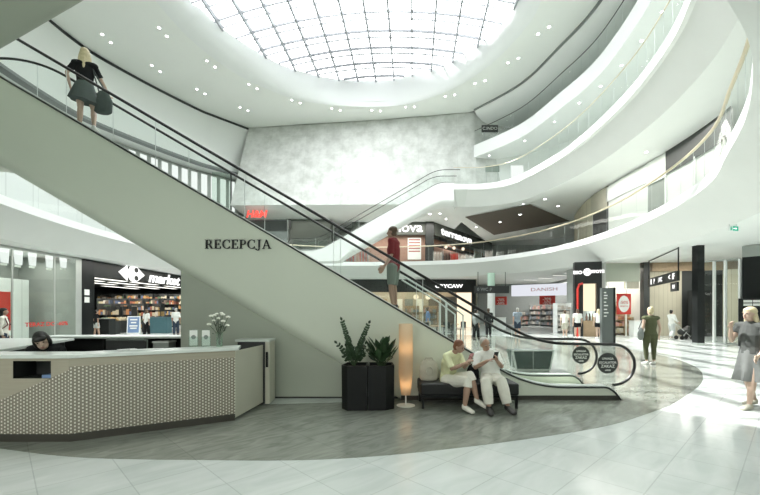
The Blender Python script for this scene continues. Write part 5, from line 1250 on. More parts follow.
p = gr(504, 327); block('display_case', 'white display table beside the white column', 'display', (at(504,0,29.2).x, 30.4), (.9,.5,.95), M['bright'], M['paper'])
rack('tall white shelf rack beside the black portal', at(563.5,0,26).x, 26.2, .1, .95, 1.95, .5, 5, [PALE[3], PALE[0]], None, 'bright', 77)
# beams of the lower ceiling out there
pr = None
for k, (x, y) in enumerate(((530,279.5),(545,277.5),(560,275),(572,273))):
    p = gr(x, y, 4.22)
    r = thing('ceiling_lamp', 'pale linear lamp on the ceiling before the wide open shop', 'ceiling light', p, .3, 'linear lamps before the wide open shop')
    mb = MB(); mb.box((-.7,-.06,-.05), (.7,.06,.0)); mb.build('housing', M['bright'], r); mb = MB(); mb.box((-.66,-.04,-.056), (.66,.04,-.051)); mb.build('lamp', M['striplight'], r)

# black portal shop
q0, q1 = at(574.5,0,22.6), at(602,0,22.2)
bp_ = thing('portal_shopfront', 'black shop portal with red arch, warm window and white lettering', 'shopfront', ((q0.x+q1.x)/2, 22.4, 0))
P0 = (q0.x, 22.6); d, L_, n = xf(P0, (q1.x,22.2))
front_box(bp_, 'header_board', P0, d, n, 0, L_, 3.0, 4.22, .5, M['black'])
front_box(bp_, 'post', P0, d, n, 0, .45, 0, 3.0, .5, M['black']); front_box(bp_, 'post', P0, d, n, L_-.25, L_, 0, 3.0, .5, M['black'])
front_box(bp_, 'window_back', P0, d, n, .45, L_-.25, 1.45, 3.0, .06, M['warmwindow'], -.40); front_box(bp_, 'window_base', P0, d, n, .45, L_-.25, 0, .9, .3, M['wood'], -.05)
front_glass(bp_, 'pane', P0, d, n, .45, L_-.25, .9, 3.0, -.02)
mb = MB(); a = Vector((P0[0],P0[1],0))+n*.06; mb.tube([a+d*.16+Vector((0,0,0)), a+d*.16+Vector((0,0,2.7)), a+d*.24+Vector((0,0,2.95)), a+d*.42+Vector((0,0,3.0))], .06, 8); mb.build('red_arch', M['red'], bp_, True, world=True)
c_ = Vector((P0[0],P0[1],0))+d*(L_*.46)+n*.03
lettering('lettering', 'BIO', .24, c_-d*.48+Vector((0,0,3.62)), d, M['signwhite'], bp_, depth=.03, bold=.012, stretch=1.2); lettering('lettering', 'STOTE', .21, c_+d*.52+Vector((0,0,3.65)), d, M['signwhite'], bp_, depth=.03, bold=.012, stretch=1.1)
mb = MB(); mb.lathe([(.21,0),(.21,.03)], seg=24); mb.bm.transform(Matrix.Rotation(PI/2, 4, 'X')); mb.off(-(c_+Vector((0,0,3.64)))); em_ = mb.build('emblem', M['signwhite'], bp_, world=True)
lettering('lettering', '8', .3, c_+n*.035+Vector((0,0,3.64)), d, M['black'], em_, depth=.01)
for k in range(5):
    c = Vector((P0[0],P0[1],0))+d*(.66+k*.16)-n*.2; r = thing('jar', 'dark jar standing in the warm portal window', 'jar', (c.x,c.y,.9), 0, 'jars in the warm portal window')
    mb = MB(); mb.lathe([(.055,.0),(.06,.2),(.03,.3),(.03,.36)], seg=10); mb.build('body', GOODS[[1,4,0,2,4][k]], r, True); mb = MB(); mb.lathe([(.034,.36),(.034,.40)], seg=10); mb.build('lid', M['dark'], r)
# bright shop with the red oval poster
q0, q1 = at(603,0,23.2), at(640,0,23.0)
bs = thing('bright_shopfront', 'bright open shop with grey header, many lamps and a red oval poster', 'shopfront', ((q0.x+q1.x)/2, 23.1, 0))
P0 = (q0.x,23.2); d, L_, n = xf(P0, (q1.x,23.0))
front_box(bs, 'header_board', P0, d, n, 0, L_, 3.15, 4.22, .2, M['wallgreen']); front_box(bs, 'lower_header', P0, d, n, 1.3, L_, 2.75, 3.15, .2, M['whitewarm'] if 'whitewarm' in M else M['c_beige'], -.1)
for u in (1.28,): front_box(bs, 'post', P0, d, n, u, u+.04, 0, 3.15, .1, M['bright'])
front_glass(bs, 'pane', P0, d, n, .05, 1.27, .1, 3.1)
a = front_box(bs, 'poster', P0, d, n, .72, 1.50, 1.25, 2.45, .04, M['red'], .10)
mb = MB(); c = Vector((P0[0],P0[1],0))+d*1.11+n*.105+Vector((0,0,1.85)); mb.face([c+d*.30*math.cos(t_)+Vector((0,0,.48*math.sin(t_))) for t_ in [2*PI*k/24 for k in range(24)]]); ov = mb.build('oval', M['paper'], a, world=True)
lettering('lettering', '-50%', .24, c+n*.008+Vector((0,0,.08)), d, M['red'], ov, depth=.004); lettering('lettering', 'OFERTA', .12, c+n*.008-Vector((0,0,.14)), d, M['red'], ov, depth=.004)
mb = MB(); mb.obox((q0.x,27.5), (q1.x+.6,27.5), .1, 0, 4.24); mb.obox((q0.x-.05,22.9), (q0.x-.05,27.5), .1, 0, 4.24); mb.obox((q1.x+.25,23.2), (q1.x+.25,27.5), .1, 0, 4.24); mb.build('inner_wall', M['c_lightgrey'], bs, world=True)
for k in range(6):
    b = Vector((P0[0],P0[1],0))+d*(.4+(k % 3)*.85)-n*(1.1+(k//3)*1.6)
    rack('rack of red and cream goods inside the bright shop', b.x, b.y, 0, .75, 1.35 if k < 3 else 2.2, .45, 3 if k < 3 else 5, [GOODS[1],GOODS[3],GOODS[5],GOODS[7],PALE[1]], 'racks in the bright shop', 'wood', 90+k)
for k in range(9):
    b = Vector((P0[0],P0[1],0))+d*(.25+.28*k)-n*(.35+.4*(k % 3))
    r = thing('spot_lamp', 'small warm white lamp hanging at the bright shop mouth', 'lamp', (b.x,b.y,2.95-.1*(k % 3)), 0, 'lamps at the bright shop mouth')
    mb = MB(); mb.ball((0,0,0), .07); mb.build('bulb', M['lampwarm2'] if 'lampwarm2' in M else M['striplight'], r, True); mb = MB(); mb.tube([(0,0,.06),(0,0,.9)], .008, 5); mb.build('cord', M['dark'], r)
b = Vector((P0[0],P0[1],0))+d*1.75+n*.5; block('display_case', 'white display counter at the mouth of the bright shop', 'display', (b.x,b.y), (.9,.5,.9), M['bright'], M['paper'])

# beige wall, dark entrance, glass vestibule and black front on the right
bw0, bw1 = at(649,0,23.4), at(681,0,23.0)
mb = MB(); mb.obox((bw0.x,23.4), (bw1.x,23.0), .2, 0, 3.95); mb.off(Vector((0,0,0))); struct(mb.build('wall_beige', M['beige']))
mb = MB(); mb.obox((bw0.x,23.28), (at(742,0,22.6).x,22.4), .5, 3.75, 4.24); struct(mb.build('trim_wood_header', M['wood']))
mb = MB(); mb.obox((bw1.x,23.0), (at(726,0,22.5).x,22.5), .2, 0, 3.75); struct(mb.build('wall_dark_entrance', M['charcoal']))
dd = thing('entrance_door', 'dark double door in the black wall behind the square pillar', 'door', (at(690,0,22.6).x, 22.62, 0))
for k in range(2): mb = MB(); x = at(684,0,22.6).x+k*.62; mb.box((x,22.28,0.01), (x+.6,22.34,2.6)); lf = mb.build('leaf', M['black'], dd, world=True); mb = MB(); mb.tube([(x+(.52 if k == 0 else .08),22.25,.9),(x+(.52 if k == 0 else .08),22.25,1.5)], .015, 6); mb.build('handle', M['steel'], lf, world=True)
mb = MB(); mb.obox((at(726,0,22).x,22.2), (at(742,0,21.6).x,21.7), .2, 0, 3.75); struct(mb.build('wall_beige_end', M['beige']))
gv = thing('glass_partition', 'glass partition with slim white posts right of the square black pillar', 'glass partition', (at(727,0,18).x, 18.0, 0))
ps = [(at(705,0,18.4).x,18.4),(at(714.2,0,18.0).x,18.0),(at(725.4,0,17.6).x,17.6),(at(740,0,17.1).x,17.1)]
for k, (x, y) in enumerate(ps):
    if k: mb = MB(); mb.box((x-.045,y-.045,0), (x+.045,y+.045,3.7)); mb.build('post', M['bright'], gv, world=True)
for a, b in zip(ps[:-1], ps[1:]): mb = MB(); mb.face([(a[0],a[1],.05),(b[0],b[1],.05),(b[0],b[1],3.7),(a[0],a[1],3.7)]); mb.build('pane', M['shop_glass'], gv, world=True)
for z in (.0, 3.7): mb = MB(); [mb.obox(a, b, .06, z, z+.05) for a, b in zip(ps[:-1], ps[1:])]; mb.build('rail', M['steel'], gv, world=True)
bkf = thing('black_shopfront', 'black shop wall at the right edge behind the woman in grey', 'shopfront', (at(760,0,17).x, 17, 0))
a, b = (at(740.5,0,17.0).x,17.0), (at(790,0,15.8).x,15.8)
d, L_, n = xf(a, b); front_box(bkf, 'wall_panel', a, d, n, .05, L_, 0, 3.75, .2, M['dark']); front_box(bkf, 'header_board', a, d, n, .05, L_, 3.752, 4.22, .3, M['greyshop'])
md = thing('menu_board', 'black board with rows of white lettering behind the woman in grey', 'sign', (at(748,0,16.6).x, 16.6, 0))
a, b = (at(735,0,16.75).x,16.6), (at(772,0,16.0).x,15.9); d, L_, n = xf(a, b)
bb = front_box(md, 'board', a, d, n, 0, L_, 0, 1.98, .05, M['dark'])
for k in range(7):
    z = 1.86-k*.14
    for u, t_ in ((.16,'##'),(.45,'MENU'),(.85,'GRILL'),(1.25,'BAR')):
        c = Vector((a[0],a[1],0))+d*u+n*.008
        if k < 2 or u > .7: w_ = .10+.05*((k*3+int(u*10)) % 3); mb = MB(); mb.obox((c.x,c.y), ((c+d*w_*1.8).x,(c+d*w_*1.8).y), .008, z-.05, z+.05); mb.build('lettering_row', M['paper'], bb, world=True)

# ------------------------------------------------------------------ first floor shops
# terranova corner
tr = thing('corner_shopfront', 'corner shop with dark header boards lettered in white and terracotta wall', 'shopfront', (at(429,0,38).x, 38, Z1))
a, b = at(352,0,38.2), at(425.5,0,38.2)
M['dgreen'] = pm('dark_grey_green_board', (.085,.095,.08), .6)
mb = MB(); mb.box((a.x,38.2,8.75), (b.x,38.5,9.96)); mb.build('header_board', M['dgreen'], tr, world=True)
mb = MB(); mb.box((a.x,38.6,Z1), (b.x,38.8,8.75)); mb.build('back_wall', M['brick'], tr, world=True)
mb = MB(); mb.box((b.x,38.0,Z1), (b.x+.78,38.8,9.96)); mb.build('pillar', M['charcoal'], tr, world=True)
lettering('lettering', 'terranova', 1.32, (at(393,0,38).x, 38.16, 9.42), (1,0,0), M['signwhite'], tr, depth=.05, bold=.02, stretch=1.1)
po = at(414.5, 250, 38.4); mb = MB(); mb.box((po.x-.65,38.5,6.4), (po.x+.65,38.58,8.5)); ps_ = mb.build('poster', M['paper'], tr, world=True)
for k in range(5): mb = MB(); mb.box((po.x-.55,38.485,8.25-k*.28), (po.x+.55,38.497,8.37-k*.28)); mb.build('printed_line', M['lip'], ps_, world=True)
q0, q1 = (b.x+.9,38.3), (at(492,0,50).x,50.0)
d, L_, n = xf(q0, q1)
front_box(tr, 'header_board', q0, d, n, 0, L_, 8.75, 9.96, .2, M['dgreen']); front_box(tr, 'back_wall', q0, d, n, 0, L_, Z1, 8.75, .1, M['brick'], -1.2)
c_ = Vector((q0[0],q0[1],0))+d*4.9+n*.03; lettering('lettering', 'terranova', 1.05, (c_.x,c_.y,9.32), d, M['signwhite'], tr, depth=.05, bold=.02, stretch=1.75)
front_box(tr, 'lit_shelf', q0, d, n, 1.0, L_, 7.9, 8.0, .9, M['black'], 0)
for k, (px, py, c) in enumerate(((438,247,PALE[3]),(446,249,M['black']),(454,250,M['red']),(462,249,PALE[3]),(470,248,M['c_lightgrey']))):
    p = at(px, 0, 37.0+k*.6); r = thing('clothes_rail', 'rail of %s clothes on the first floor before the lettered corner shop' % ['cream','black','red','pale','grey'][k], 'clothes rail', (p.x, 37.0+k*.6, Z1))
    mb = MB(); mb.tube([(-.45,0,0),(-.45,0,1.5),(.45,0,1.5),(.45,0,0)], .02, 6); mb.build('rail', M['steel'], r)
    for j in range(6): mb = MB(); limb(mb, [(-.36+j*.14,0,.5),(-.36+j*.14,0,1.1),(-.36+j*.14,0,1.42)], [(.05,.20),(.045,.18),(.02,.06)], seg=8); mb.build('garment', c, r, True)
for k, (px, c) in enumerate(((478,M['c_greygreen']),(489,PALE[3]),(500,M['c_lightgrey']),(512,M['greyshop']),(524,M['c_greygreen']),(537,PALE[2]),(549,M['charcoal']))):
    Y = 36.5+.5*(k % 3); r = thing('clothes_rail', 'clothes rail under the brown ceiling of the upper corridor, %s from the lettered corner shop' % ['first','second','third','fourth','fifth','sixth','seventh'][k], 'clothes rail', (at(px,0,Y).x, Y, Z1), 0, 'clothes rails in the upper corridor')
    mb = MB(); mb.tube([(-.36,0,0),(-.36,0,1.6),(.36,0,1.6),(.36,0,0)], .02, 6); mb.build('rail', M['steel'], r)
    for j in range(5): mb = MB(); limb(mb, [(-.28+j*.14,0,.4),(-.28+j*.14,0,1.1),(-.28+j*.14,0,1.52)], [(.05,.20),(.045,.18),(.02,.06)], seg=8); mb.build('garment', c, r, True)
for k, (px, py) in enumerate(((446,247),(454,248),(463,249),(440,246))):
    p = at(px, py, 39.5+.5*k); r = thing('globe_lamp', 'small warm globe lamp inside the lettered corner shop', 'lamp', p, 0, 'globe lamps in the lettered corner shop')
    mb = MB(); mb.ball((0,0,0), .16); mb.build('globe', M['warmwindow'], r, True); mb = MB(); mb.tube([(0,0,.15),(0,0,1.6)], .012, 5); mb.build('cord', M['dark'], r)
# red lettered shop on the left and the dark box beside it
a, b = at(226,0,33.6), at(287,0,33.6)
hm = thing('dark_shopfront', 'dark shop front with red sign seen over the escalator edge', 'shopfront', (a.x, 33.6, Z1))
mb = MB(); mb.box((a.x,33.7,Z1), (b.x,34.1,9.2)); mb.build('wall_panel', M['midgrey'], hm, world=True)
mb = MB(); mb.box((a.x,33.62,8.2), (b.x,33.72,9.1)); mb.build('header_board', M['charcoal'], hm, world=True)
p = at(256, 214.2, 33.4); lettering('lettering', 'H&M', .80, (p.x, 33.45, p.z), (1,0,0), M['redsign'], hm, depth=.05, shear=.22, bold=.03)
a, b = at(290,0,37), at(331,0,37)
db = thing('dark_kiosk', 'dark grey box shaped shop below the concrete wall', 'shopfront', ((a.x+b.x)/2, 37, Z1))
mb = MB(); mb.box((a.x,37,Z1), (b.x,40,9.9)); mb.build('carcass', M['dgreen'], db, world=True)
mb = MB(); mb.box((a.x-.3,36.8,9.0), (a.x+.1,37.0,9.95)); mb.build('side_sign', M['charcoal'], db, world=True)
mb = MB(); mb.box((a.x+.3,36.96,Z1+.1), (b.x-.3,36.99,8.0)); mb.build('window', M['shop_glass'], db, world=True)
mb = MB(); mb.obox((-13,41), (5.3,41), .2, Z1, 10); mb.obox((9,52), (30,52), .2, Z1, 10); struct(mb.build('wall_far_first', M['greyshop']))
for k, px in enumerate((338, 351, 364)):
    r = thing('clothes_rail', 'rail of red and grey clothes seen under the far escalator', 'clothes rail', (at(px,0,36.5).x, 36.5, Z1), 0, 'clothes rails under the far escalator')
    mb = MB(); mb.tube([(-.45,0,0),(-.45,0,1.6),(.45,0,1.6),(.45,0,0)], .02, 6); mb.build('rail', M['steel'], r)
    for j in range(6): mb = MB(); limb(mb, [(-.36+j*.14,0,.5),(-.36+j*.14,0,1.1),(-.36+j*.14,0,1.5)], [(.05,.20),(.045,.18),(.02,.06)], seg=8); mb.build('garment', [M['red'],PALE[2]][j % 2], r, True)
# shops along the right of the first floor, following the gallery
S1 = [p for p in catmull([(17.5,37),(14.9,29),(14.3,24),(14.2,19.5),(13.6,15.5),(12.4,12.3),(10.5,9.2)], 24, False)]
ratio = lambda p: HX+p.x/p.y*F
def seg(x0, x1): return [p for p in S1 if x0 <= ratio(p) <= x1]
defs = [(576,593,'beige_shopfront','tall beige shop wall at the left of the right gallery shops','beige',9.30),
        (593,609,'entrance_shopfront','dark shop entrance beside the tall beige wall','charcoal',9.3),
        (609,648,'white_shopfront','white shop front with grey tree shaped graphic','white',9.3),
        (648,668,'grey_shopfront','pale grey shop front with dark band above the first floor handrail','greyshop',9.3),
        (668,735,'pale_shopfront','pale shop front at the right end of the first floor gallery','soffit',9.3)]
for x0, x1, nm, lab, m, zt in defs:
    S = [p for p in S1 if x0-2.2 <= ratio(p) <= x1]
    if len(S) < 2: continue
    c = S[len(S)//2]; r = thing(nm, lab, 'shopfront', (c.x,c.y,Z1))
    mb = MB(); mb.rows([lift(S, Z1), lift(S, zt)]); mb.build('wall_panel', M[m], r, world=True)
    B = offset(S, .06, False)
    if nm == 'white_shopfront':
        mb = MB(); mb.rows([lift(B, 8.3), lift(B, 9.2)]); mb.build('upper_band', M['soffit'], r, world=True)
        rt_ = random.Random(4); k0 = len(B)//3
        for q in B[k0:k0+6]:
            for j in range(4):
                z = 6.2+.45*j+rt_.uniform(-.15,.15); mb = MB(); mb.ball((q.x-.02,q.y,z), .02, .14, .17, 8); mb.build('leaf_graphic', M['midgrey'], r)
    if nm == 'entrance_shopfront':
        mb = MB(); mb.rows([lift(B, 8.0), lift(B, 9.3)]); mb.build('upper_band', M['c_beige'], r, world=True)
    if nm == 'grey_shopfront':
        mb = MB(); mb.rows([lift(B, 8.1), lift(B, 9.3)]); mb.build('upper_band', M['white'], r, world=True)
    if nm == 'pale_shopfront':
        mb = MB(); mb.rows([lift(B, 8.2), lift(B, 9.34)]); mb.build('upper_band', M['charcoal'], r, world=True)
        for k in range(0, len(B), 12): mb = MB(); mb.tube([(B[k].x,B[k].y,Z1),(B[k].x,B[k].y,8.3)], .05, 6); mb.build('post', M['bright'], r, world=True)
# display sign boards on the upper galleries
p = at(478, 128, 33.5); r = thing('gallery_sign', 'small dark lettered sign at the end of the topmost balustrade', 'sign', (at(491,0,31.8).x, 31.8, 16.0))
mb = MB(); mb.box((-.75,-.04,-.25), (.55,.04,.30)); bd = mb.build('board', M['charcoal'], r); lettering('lettering', 'C.INDO', .34, (-.1,-.05,.02), (1,0,0), M['paper'], bd, world=False, depth=.01)
mb = MB(); mb.tube([(-.5,0,-1.0),(-.5,0,-.25)], .02, 6); mb.tube([(.4,0,-1.0),(.4,0,-.25)], .02, 6); mb.build('leg', M['steel'], r)
p = at(491.5, 168, 28.8); r = thing('gallery_sign', 'small grey green sign behind the middle balustrade end', 'sign', (p.x, 28.6, 10.3))
mb = MB(); mb.box((-.5,-.04,1.15), (.5,.04,1.6)); mb.build('board', M['c_greygreen'], r); mb = MB(); mb.tube([(-.4,0,0),(-.4,0,1.15)], .02, 6); mb.tube([(.4,0,0),(.4,0,1.15)], .02, 6); mb.build('leg', M['steel'], r)
p = at(517, 169, 29); r = thing('poster_stand', 'white poster on the middle gallery beside the curved white edge', 'poster', (p.x, 29.0, 10.3))
mb = MB(); mb.box((-.45,-.03,.9), (.45,.03,1.75)); mb.build('poster', M['litpanel'], r); mb = MB(); mb.tube([(0,.05,0),(0,.05,.95)], .03, 6); mb.build('leg', M['steel'], r)  # poster brightness is emission in its material, no lamp behind it
p = at(473, 238-18, 40); hs = thing('hanging_sign', 'black hanging sign under the brown ceiling of the upper corridor', 'sign', at(503, 222.5, 37))
mb = MB(); mb.box((-1.2,-.05,-.22), (.9,.05,.22)); bd = mb.build('board', M['black'], hs)
for x, s in ((-.5,'P'),(0,'WC'),(.5,'+1')): lettering('symbol', s, .3, (x,-.056,0), (1,0,0), M['paper'], bd, world=False, depth=.006)
for x in (-.9,.7): mb = MB(); mb.tube([(x,0,.2),(x,0,.28)], .02, 6); mb.build('rod', M['dark'], hs)

# ------------------------------------------------------------------ things on the floor behind the escalator
p0 = at(533, 360, 9.7); bx = thing('glass_box', 'low steel framed box with dark green glass front behind the escalator foot', 'display box', (p0.x, 9.9, 0))
w0, w1, zt = .39, .49, .50
mb = MB(); mb.prism([(-w0,-.2),(w0,-.2),(w0,.3),(-w0,.3)], .06, zt, [(-w1,-.2),(w1,-.2),(w1,.3),(-w1,.3)]); mb.build('glass_front', pm('dark_green_glass', (.035,.06,.05), .12), bx)
for s in (-1, 1): mb = MB(); mb.tube([(s*(w0+.01),-.21,.02),(s*(w1+.01),-.21,zt+.01)], .022, 6); mb.build('frame_post', M['steel'], bx)
mb = MB(); mb.tube([(-w1-.02,-.21,zt+.01),(w1+.02,-.21,zt+.01)], .022, 6); mb.build('top_rail', M['steel'], bx)
mb = MB(); mb.box((-w0,-.2,0), (w0,.3,.058)); mb.build('base', M['steel'], bx); mb = MB(); mb.tube([(0,-.21,.06),(0,-.21,zt)], .008, 6); mb.build('mid_bar', M['steel'], bx)
q = at(456, 320, 12.2); rl = thing('stair_railing', 'sloping steel railing with two posts and glass behind the long escalator', 'railing', (q.x, 12.2, 0))
for dy in (0, 1.3):
    p1, p2 = at(443,300,12.2), at(463,315,12.2); xo = dy*.0-(.25 if dy else 0)
    mb = MB(); mb.tube([(p1.x-1.2,12.2+dy,p1.z+.72),(p1.x,12.2+dy,p1.z),(p2.x,12.2+dy,p2.z),(p2.x,12.2+dy,.02)], .028, 8); mb.build('handrail', M['alu'], rl, world=True)
    mb = MB(); mb.face([(p1.x-1.1,12.2+dy,.02),(p2.x-.04,12.2+dy,.02),(p2.x-.04,12.2+dy,p2.z-.05),(p1.x,12.2+dy,p1.z-.05),(p1.x-1.1,12.2+dy,p1.z+.6)]); mb.build('pane', M['glass'], rl, world=True)
    mb = MB(); mb.tube([(p1.x+.1,12.2+dy,0),(p1.x+.1,12.2+dy,p1.z-.06)], .035, 8); mb.build('post', M['alu'], rl, world=True)
for k, (px, Y) in enumerate(((408,19),(422,21.5),(437,19.5),(452,22))):
    p = at(px, 0, Y); r = thing('cafe_table', 'small round cafe table behind the long escalator glass', 'table', (p.x,Y,0), 0, 'cafe tables behind the escalator')
    mb = MB(); mb.lathe([(.38,.70),(.38,.73)], seg=20); mb.build('tabletop', M['wood'], r); mb = MB(); mb.tube([(0,0,.02),(0,0,.70)], .03, 8); mb.build('leg', M['dark'], r); mb = MB(); mb.lathe([(.22,0),(.22,.02)], seg=16); mb.build('foot', M['dark'], r)
    for j in range(2):
        a = 1.2+k+j*2.6; c = thing('cafe_chair', 'dark cafe chair beside a small table behind the long escalator glass', 'chair', (p.x+.62*math.cos(a), Y+.62*math.sin(a), 0), a+PI/2, 'cafe chairs behind the escalator')
        mb = MB(); mb.box((-.2,-.2,.42), (.2,.2,.45)); mb.build('seat', M['charcoal'], c); mb = MB(); mb.box((-.2,-.22,.5), (.2,-.19,.85)); mb.build('backrest', M['charcoal'], c)
        for sx in (-.18,.18):
            for sy in (-.18,.18): mb = MB(); mb.tube([(sx,sy,0),(sx,sy,.85 if sy < 0 else .42)], .015, 5); mb.build('leg', M['dark'], c)

# ------------------------------------------------------------------ people on the ground floor
p = gr(751, 407.5); J = stand(1.55, elR=(-.135,-.03,.635), wrR=(-.11,-.10,.50), elL=(.15,.0,.64), wrL=(.13,-.09,.53), knL=(.055,-.06,.285), anL=(.055,-.10,.05), knR=(-.05,.02,.28), anR=(-.055,.12,.06), hd=(0,-.02,.93))
J['elR'] = Vector((-.14,-.06,.65))*1.55; J['wrR'] = Vector((-.09,-.13,.79))*1.55
person('woman with wavy blonde hair in a grey dress walking at the right edge', (p.x, p.y, 0), -78, 1.55, J, [('top','c_greytop',.45,-.0), ('skirt','c_greydress',.27,.16,.155,(.0,.03),.13), ('shoes','c_beige')], ('wavy','h_blonde'), 'skin', .008, look=(-.1,-1,-.06), face_parts=True)
for s, dx in (('left',-.06),('right',.10)): pass
p = gr(650.5, 364.5); J = stand(1.58, elR=(-.15,.02,.64), wrR=(-.16,-.03,.50), elL=(.145,.03,.64), wrL=(.11,-.05,.57), knR=(-.062,-.01,.283), anR=(-.050,.01,.045), knL=(.062,-.03,.285), anL=(.052,-.02,.045), hiL=(.056,0,.51), hiR=(-.056,0,.51))
person('blonde woman in olive jumpsuit walking away with bag on her arm', (p.x, p.y, 0), 176, 1.58, J, [('top','c_olive',.12,.0), ('trousers','c_olive',1.85,-.004), ('shoes','shoe_white')], ('bun','h_blonde'), 'skin', .010)
r = thing('handbag', 'grey shoulder bag carried by the woman in the olive jumpsuit', 'bag', (p.x-.27, p.y+.0, .86))
mb = MB(); limb(mb, [(0,0,-.12),(0,0,.0),(.02,0,.12)], [(.10,.07),(.13,.07),(.07,.04)], side=(.8,.6,0)); link('bag_body', fuse(mb, .014, 3), M['midgrey'], r)
mb = MB(); mb.tube([(-.06,0,.11),(.04,0,.36),(.12,.0,.46),(.08,0,.12)], .010, 6); mb.build('strap', M['dark'], r, True)
def walker(label, px, py, h, face, wear, hair, skin='skin', **kw):
    p = gr(px, py); st = 1 if int(px) % 2 else -1
    J = stand(h, knL=(.05,-.03*st-.01,.285), anL=(.05,-.05*st,.05), knR=(-.05,.03*st-.01,.285), anR=(-.05,.06*st,.055), wrL=(.14,.03*st-.02,.49), wrR=(-.14,-.03*st-.02,.49))
    return person(label, (p.x,p.y,0), face, h, J, wear, hair, skin, .014, **kw)
walker('man in grey blue shirt walking away beside the far white column', 517.5, 337, 1.62, 172, [('top','c_blue',.6,-.03), ('trousers','c_navy',.95,.006), ('shoes','shoe_dark')], ('short','h_grey'), 'skin_tan')
walker('girl in white top and black skirt before the black portal', 577.5, 338.5, 1.55, 170, [('top','c_white',.6,-.0), ('trousers','c_black',.55,.02), ('shoes','shoe_white')], ('pony','h_brown'))
walker('blonde girl in white top and black shorts left of the directory pylon', 598.5, 338.5, 1.55, 165, [('top','c_white',.5,-.0), ('trousers','c_black',.55,.02), ('shoes','shoe_white')], ('long','h_blonde'))
walker('girl in pink top walking beside the white shelf rack', 565, 337.8, 1.5, 150, [('top','c_cream',.5,-.0), ('trousers','c_beige',.9,.01), ('shoes','shoe_white')], ('short','h_brown'))
p = gr(671.5, 339.5); J = stand(1.50, elR=(-.13,-.06,.64), wrR=(-.10,-.17,.58), elL=(.13,-.06,.64), wrL=(.10,-.17,.58), knL=(.05,-.06,.285), anL=(.05,-.07,.05), anR=(-.05,.09,.055))
person('dark haired woman in white top pushing a stroller before the beige wall', (p.x,p.y,0), 100, 1.50, J, [('top','c_white',1.6,-.03), ('trousers','c_lightgrey',1.8,.02), ('shoes','shoe_white')], ('bun','h_black'), 'skin', .012)
sr = thing('stroller', 'dark baby stroller pushed past the beige wall', 'stroller', (p.x+.62, p.y+.02, 0), 0)
mb = MB(); limb(mb, [(-.12,0,.38),(.10,0,.42),(.22,0,.60)], [(.18,.16),(.20,.18),(.10,.12)], side=(0,1,0)); link('carrycot', fuse(mb, .02, 3), M['charcoal'], sr)
mb = MB(); mb.tube([(-.45,0,.86),(-.05,.17,.40),(.28,.2,.10)], .014, 6); mb.tube([(-.45,0,.86),(-.05,-.17,.40),(.28,-.2,.10)], .014, 6); mb.tube([(-.22,.2,.10),(.05,.18,.42)], .014, 6); mb.tube([(-.22,-.2,.10),(.05,-.18,.42)], .014, 6); mb.build('frame', M['alu'], sr)
for x in (-.22,.28):
    for y in (-.2,.2): mb = MB(); mb.lathe([(.10,-.02),(.10,.02)], seg=18); mb.bm.transform(Matrix.Translation((x,y,.10)) @ Matrix.Rotation(PI/2, 4, 'X')); mb.build('wheel', M['rubber'], sr)
p = gr(6, 345); X_ = at(7,0,11.5)
J = stand(1.58)
person('woman with dark hair and red backpack at the left edge behind the desk', (X_.x-.1, 11.5, 0), 120, 1.56, stand(1.56), [('top','c_cream',1.9,-.03), ('trousers','c_navy',1.9), ('backpack','c_redpack'), ('shoes','shoe_dark')], ('bob','h_black'), 'skin_tan', .012)
walker('woman in white top with long brown hair walking into the supermarket', 146.5, 336.5, 1.55, 160, [('top','c_white',.9,-.03), ('trousers','c_black',1.85,.008), ('shoes','shoe_white')], ('long','h_brown'), 'skin_tan')
walker('man in white shirt at the right of the supermarket mouth', 176, 335.5, 1.62, 190, [('top','c_white',.9,-.03), ('trousers','c_navy',1.9,.006), ('shoes','shoe_dark')], ('short','h_grey'), 'skin_tan')
walker('woman in black top and pale shorts beside the black supermarket post', 96.5, 337.8, 1.50, 150, [('top','c_black',.6,-.03), ('trousers','c_lightgrey',.7,.012), ('shoes','shoe_white')], ('short','h_black'), 'skin_tan')
walker('person in black standing left of the far white column', 488.5, 337, 1.6, 160, [('top','c_black',1.9,-.03), ('trousers','c_black',1.9,.006), ('shoes','shoe_dark')], ('short','h_brown'), 'skin_tan')
walker('person in grey walking before the warm lit shop', 476, 340, 1.55, 120, [('top','midgrey',1.5,-.03), ('trousers','c_black',1.9,.006), ('shoes','shoe_dark')], ('short','h_black'), 'skin_tan')
walker('person in light blue shirt behind the long escalator glass', 428, 337, 1.66, 90, [('top','blue',1.0,-.03), ('trousers','c_beige',1.9,.006), ('shoes','shoe_dark')], ('short','h_brown'), 'skin_tan')
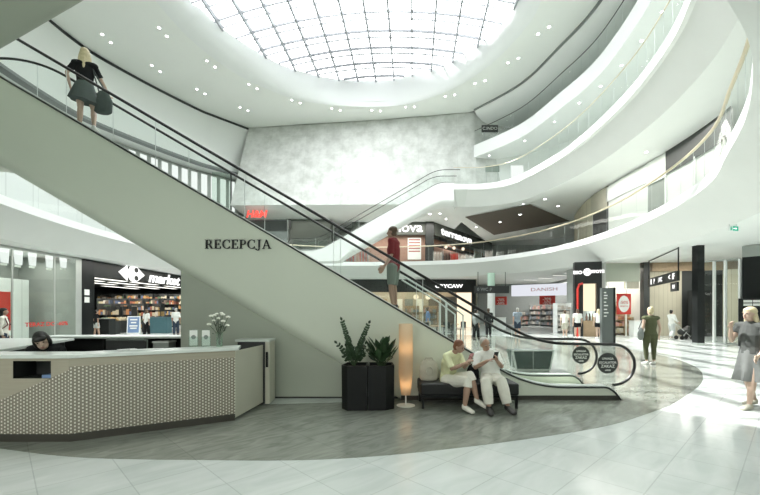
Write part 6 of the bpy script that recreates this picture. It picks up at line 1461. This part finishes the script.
# ------------------------------------------------------------------ light, camera
w = bpy.data.worlds.new('sky'); scene.world = w; w.use_nodes = True
t = w.node_tree; t.nodes.clear(); o = t.nodes.new('ShaderNodeOutputWorld'); b = t.nodes.new('ShaderNodeBackground')
b.inputs[0].default_value = (.98, 1.0, .99, 1); b.inputs[1].default_value = 4.6; t.links.new(b.outputs[0], o.inputs[0])
s = bpy.data.lights.new('sun', 'SUN'); s.energy = 6.0; s.angle = math.radians(.53); s.color = (1, .985, .95)
so = bpy.data.objects.new('sun', s); COL.objects.link(so); so.rotation_euler = Vector((.69, -.32, -1)).to_track_quat('-Z', 'Y').to_euler()
def area(name, loc, size, e, col=(1, .97, .92), rot=(0, 0, 0), sy=None):
    l = bpy.data.lights.new(name, 'AREA'); l.energy = e; l.color = col; l.size = size
    if sy: l.shape = 'RECTANGLE'; l.size_y = sy
    ob = bpy.data.objects.new(name, l); COL.objects.link(ob); ob.location = loc; ob.rotation_euler = rot; return ob
po = area('skylight_portal', (-1.5, 19.5, 21.2), 19, 1); po.data.shape = 'ELLIPSE'; po.data.size_y = 25; po.data.cycles.is_portal = True
# shop lighting, with added fill for the galleries and the entrance side
area('supermarket_lamps', (-21, 31, 3.55), 9, 900, sy=17)
area('window_shop_lamps', (-17.2, 17, 4.0), 1.6, 70, sy=7)
area('cafe_lamps', (2.5, 37.6, 4.0), 9, 190, (1, .86, .68), sy=3.5)
area('wide_shop_lamps', (15.5, 37.5, 4.0), 4.5, 260, sy=5)
area('bright_shop_lamps', (14.3, 25, 4.0), 2.4, 160, (1, .93, .84), sy=3)
area('corner_shop_lamps', (3, 37.0, 9.8), 9, 220, (1, .95, .9), sy=1.5)
area('corner_side_lamps', (9, 40.5, 8.6), 3, 200, (1, .95, .9), sy=6)
area('first_floor_left_lamps', (-9, 35.3, 9.8), 9, 120, sy=3)
area('right_gallery_lamps', (13.0, 19, 9.2), 1.6, 160, sy=13)  # added fill to brighten the right gallery, no single fixture
area('vestibule_lamps', (16.5, 20, 4.1), 3, 120, sy=4)
area('left_gallery_lamps', (-14.9, 22, 4.15), 1.4, 110, sy=14)  # added fill to brighten under the left gallery
area('entrance_hall_lamps', (-4, -5.5, 4.15), 12, 560, (1, .985, .955), sy=8)  # unseen fill added behind the camera to lift foreground floor and panel
cam = bpy.data.cameras.new('camera'); co = bpy.data.objects.new('camera', cam); COL.objects.link(co)
co.location = (0, 0, EYE); co.rotation_euler = (PI/2, 0, 0); cam.sensor_width = 36; cam.lens = 36*F/760; cam.shift_x = 0; cam.shift_y = (310-247.5)/760; cam.clip_end = 300
scene.camera = co
vs_ = scene.view_settings; vs_.view_transform = 'Standard'; vs_.look = 'None'; vs_.gamma = 1; vs_.use_curve_mapping = False; vs_.exposure = .74
scene.cycles.use_denoising = True; scene.cycles.max_bounces = 10; scene.cycles.diffuse_bounces = 6; scene.cycles.transparent_max_bounces = 24; scene.cycles.sample_clamp_indirect = 6
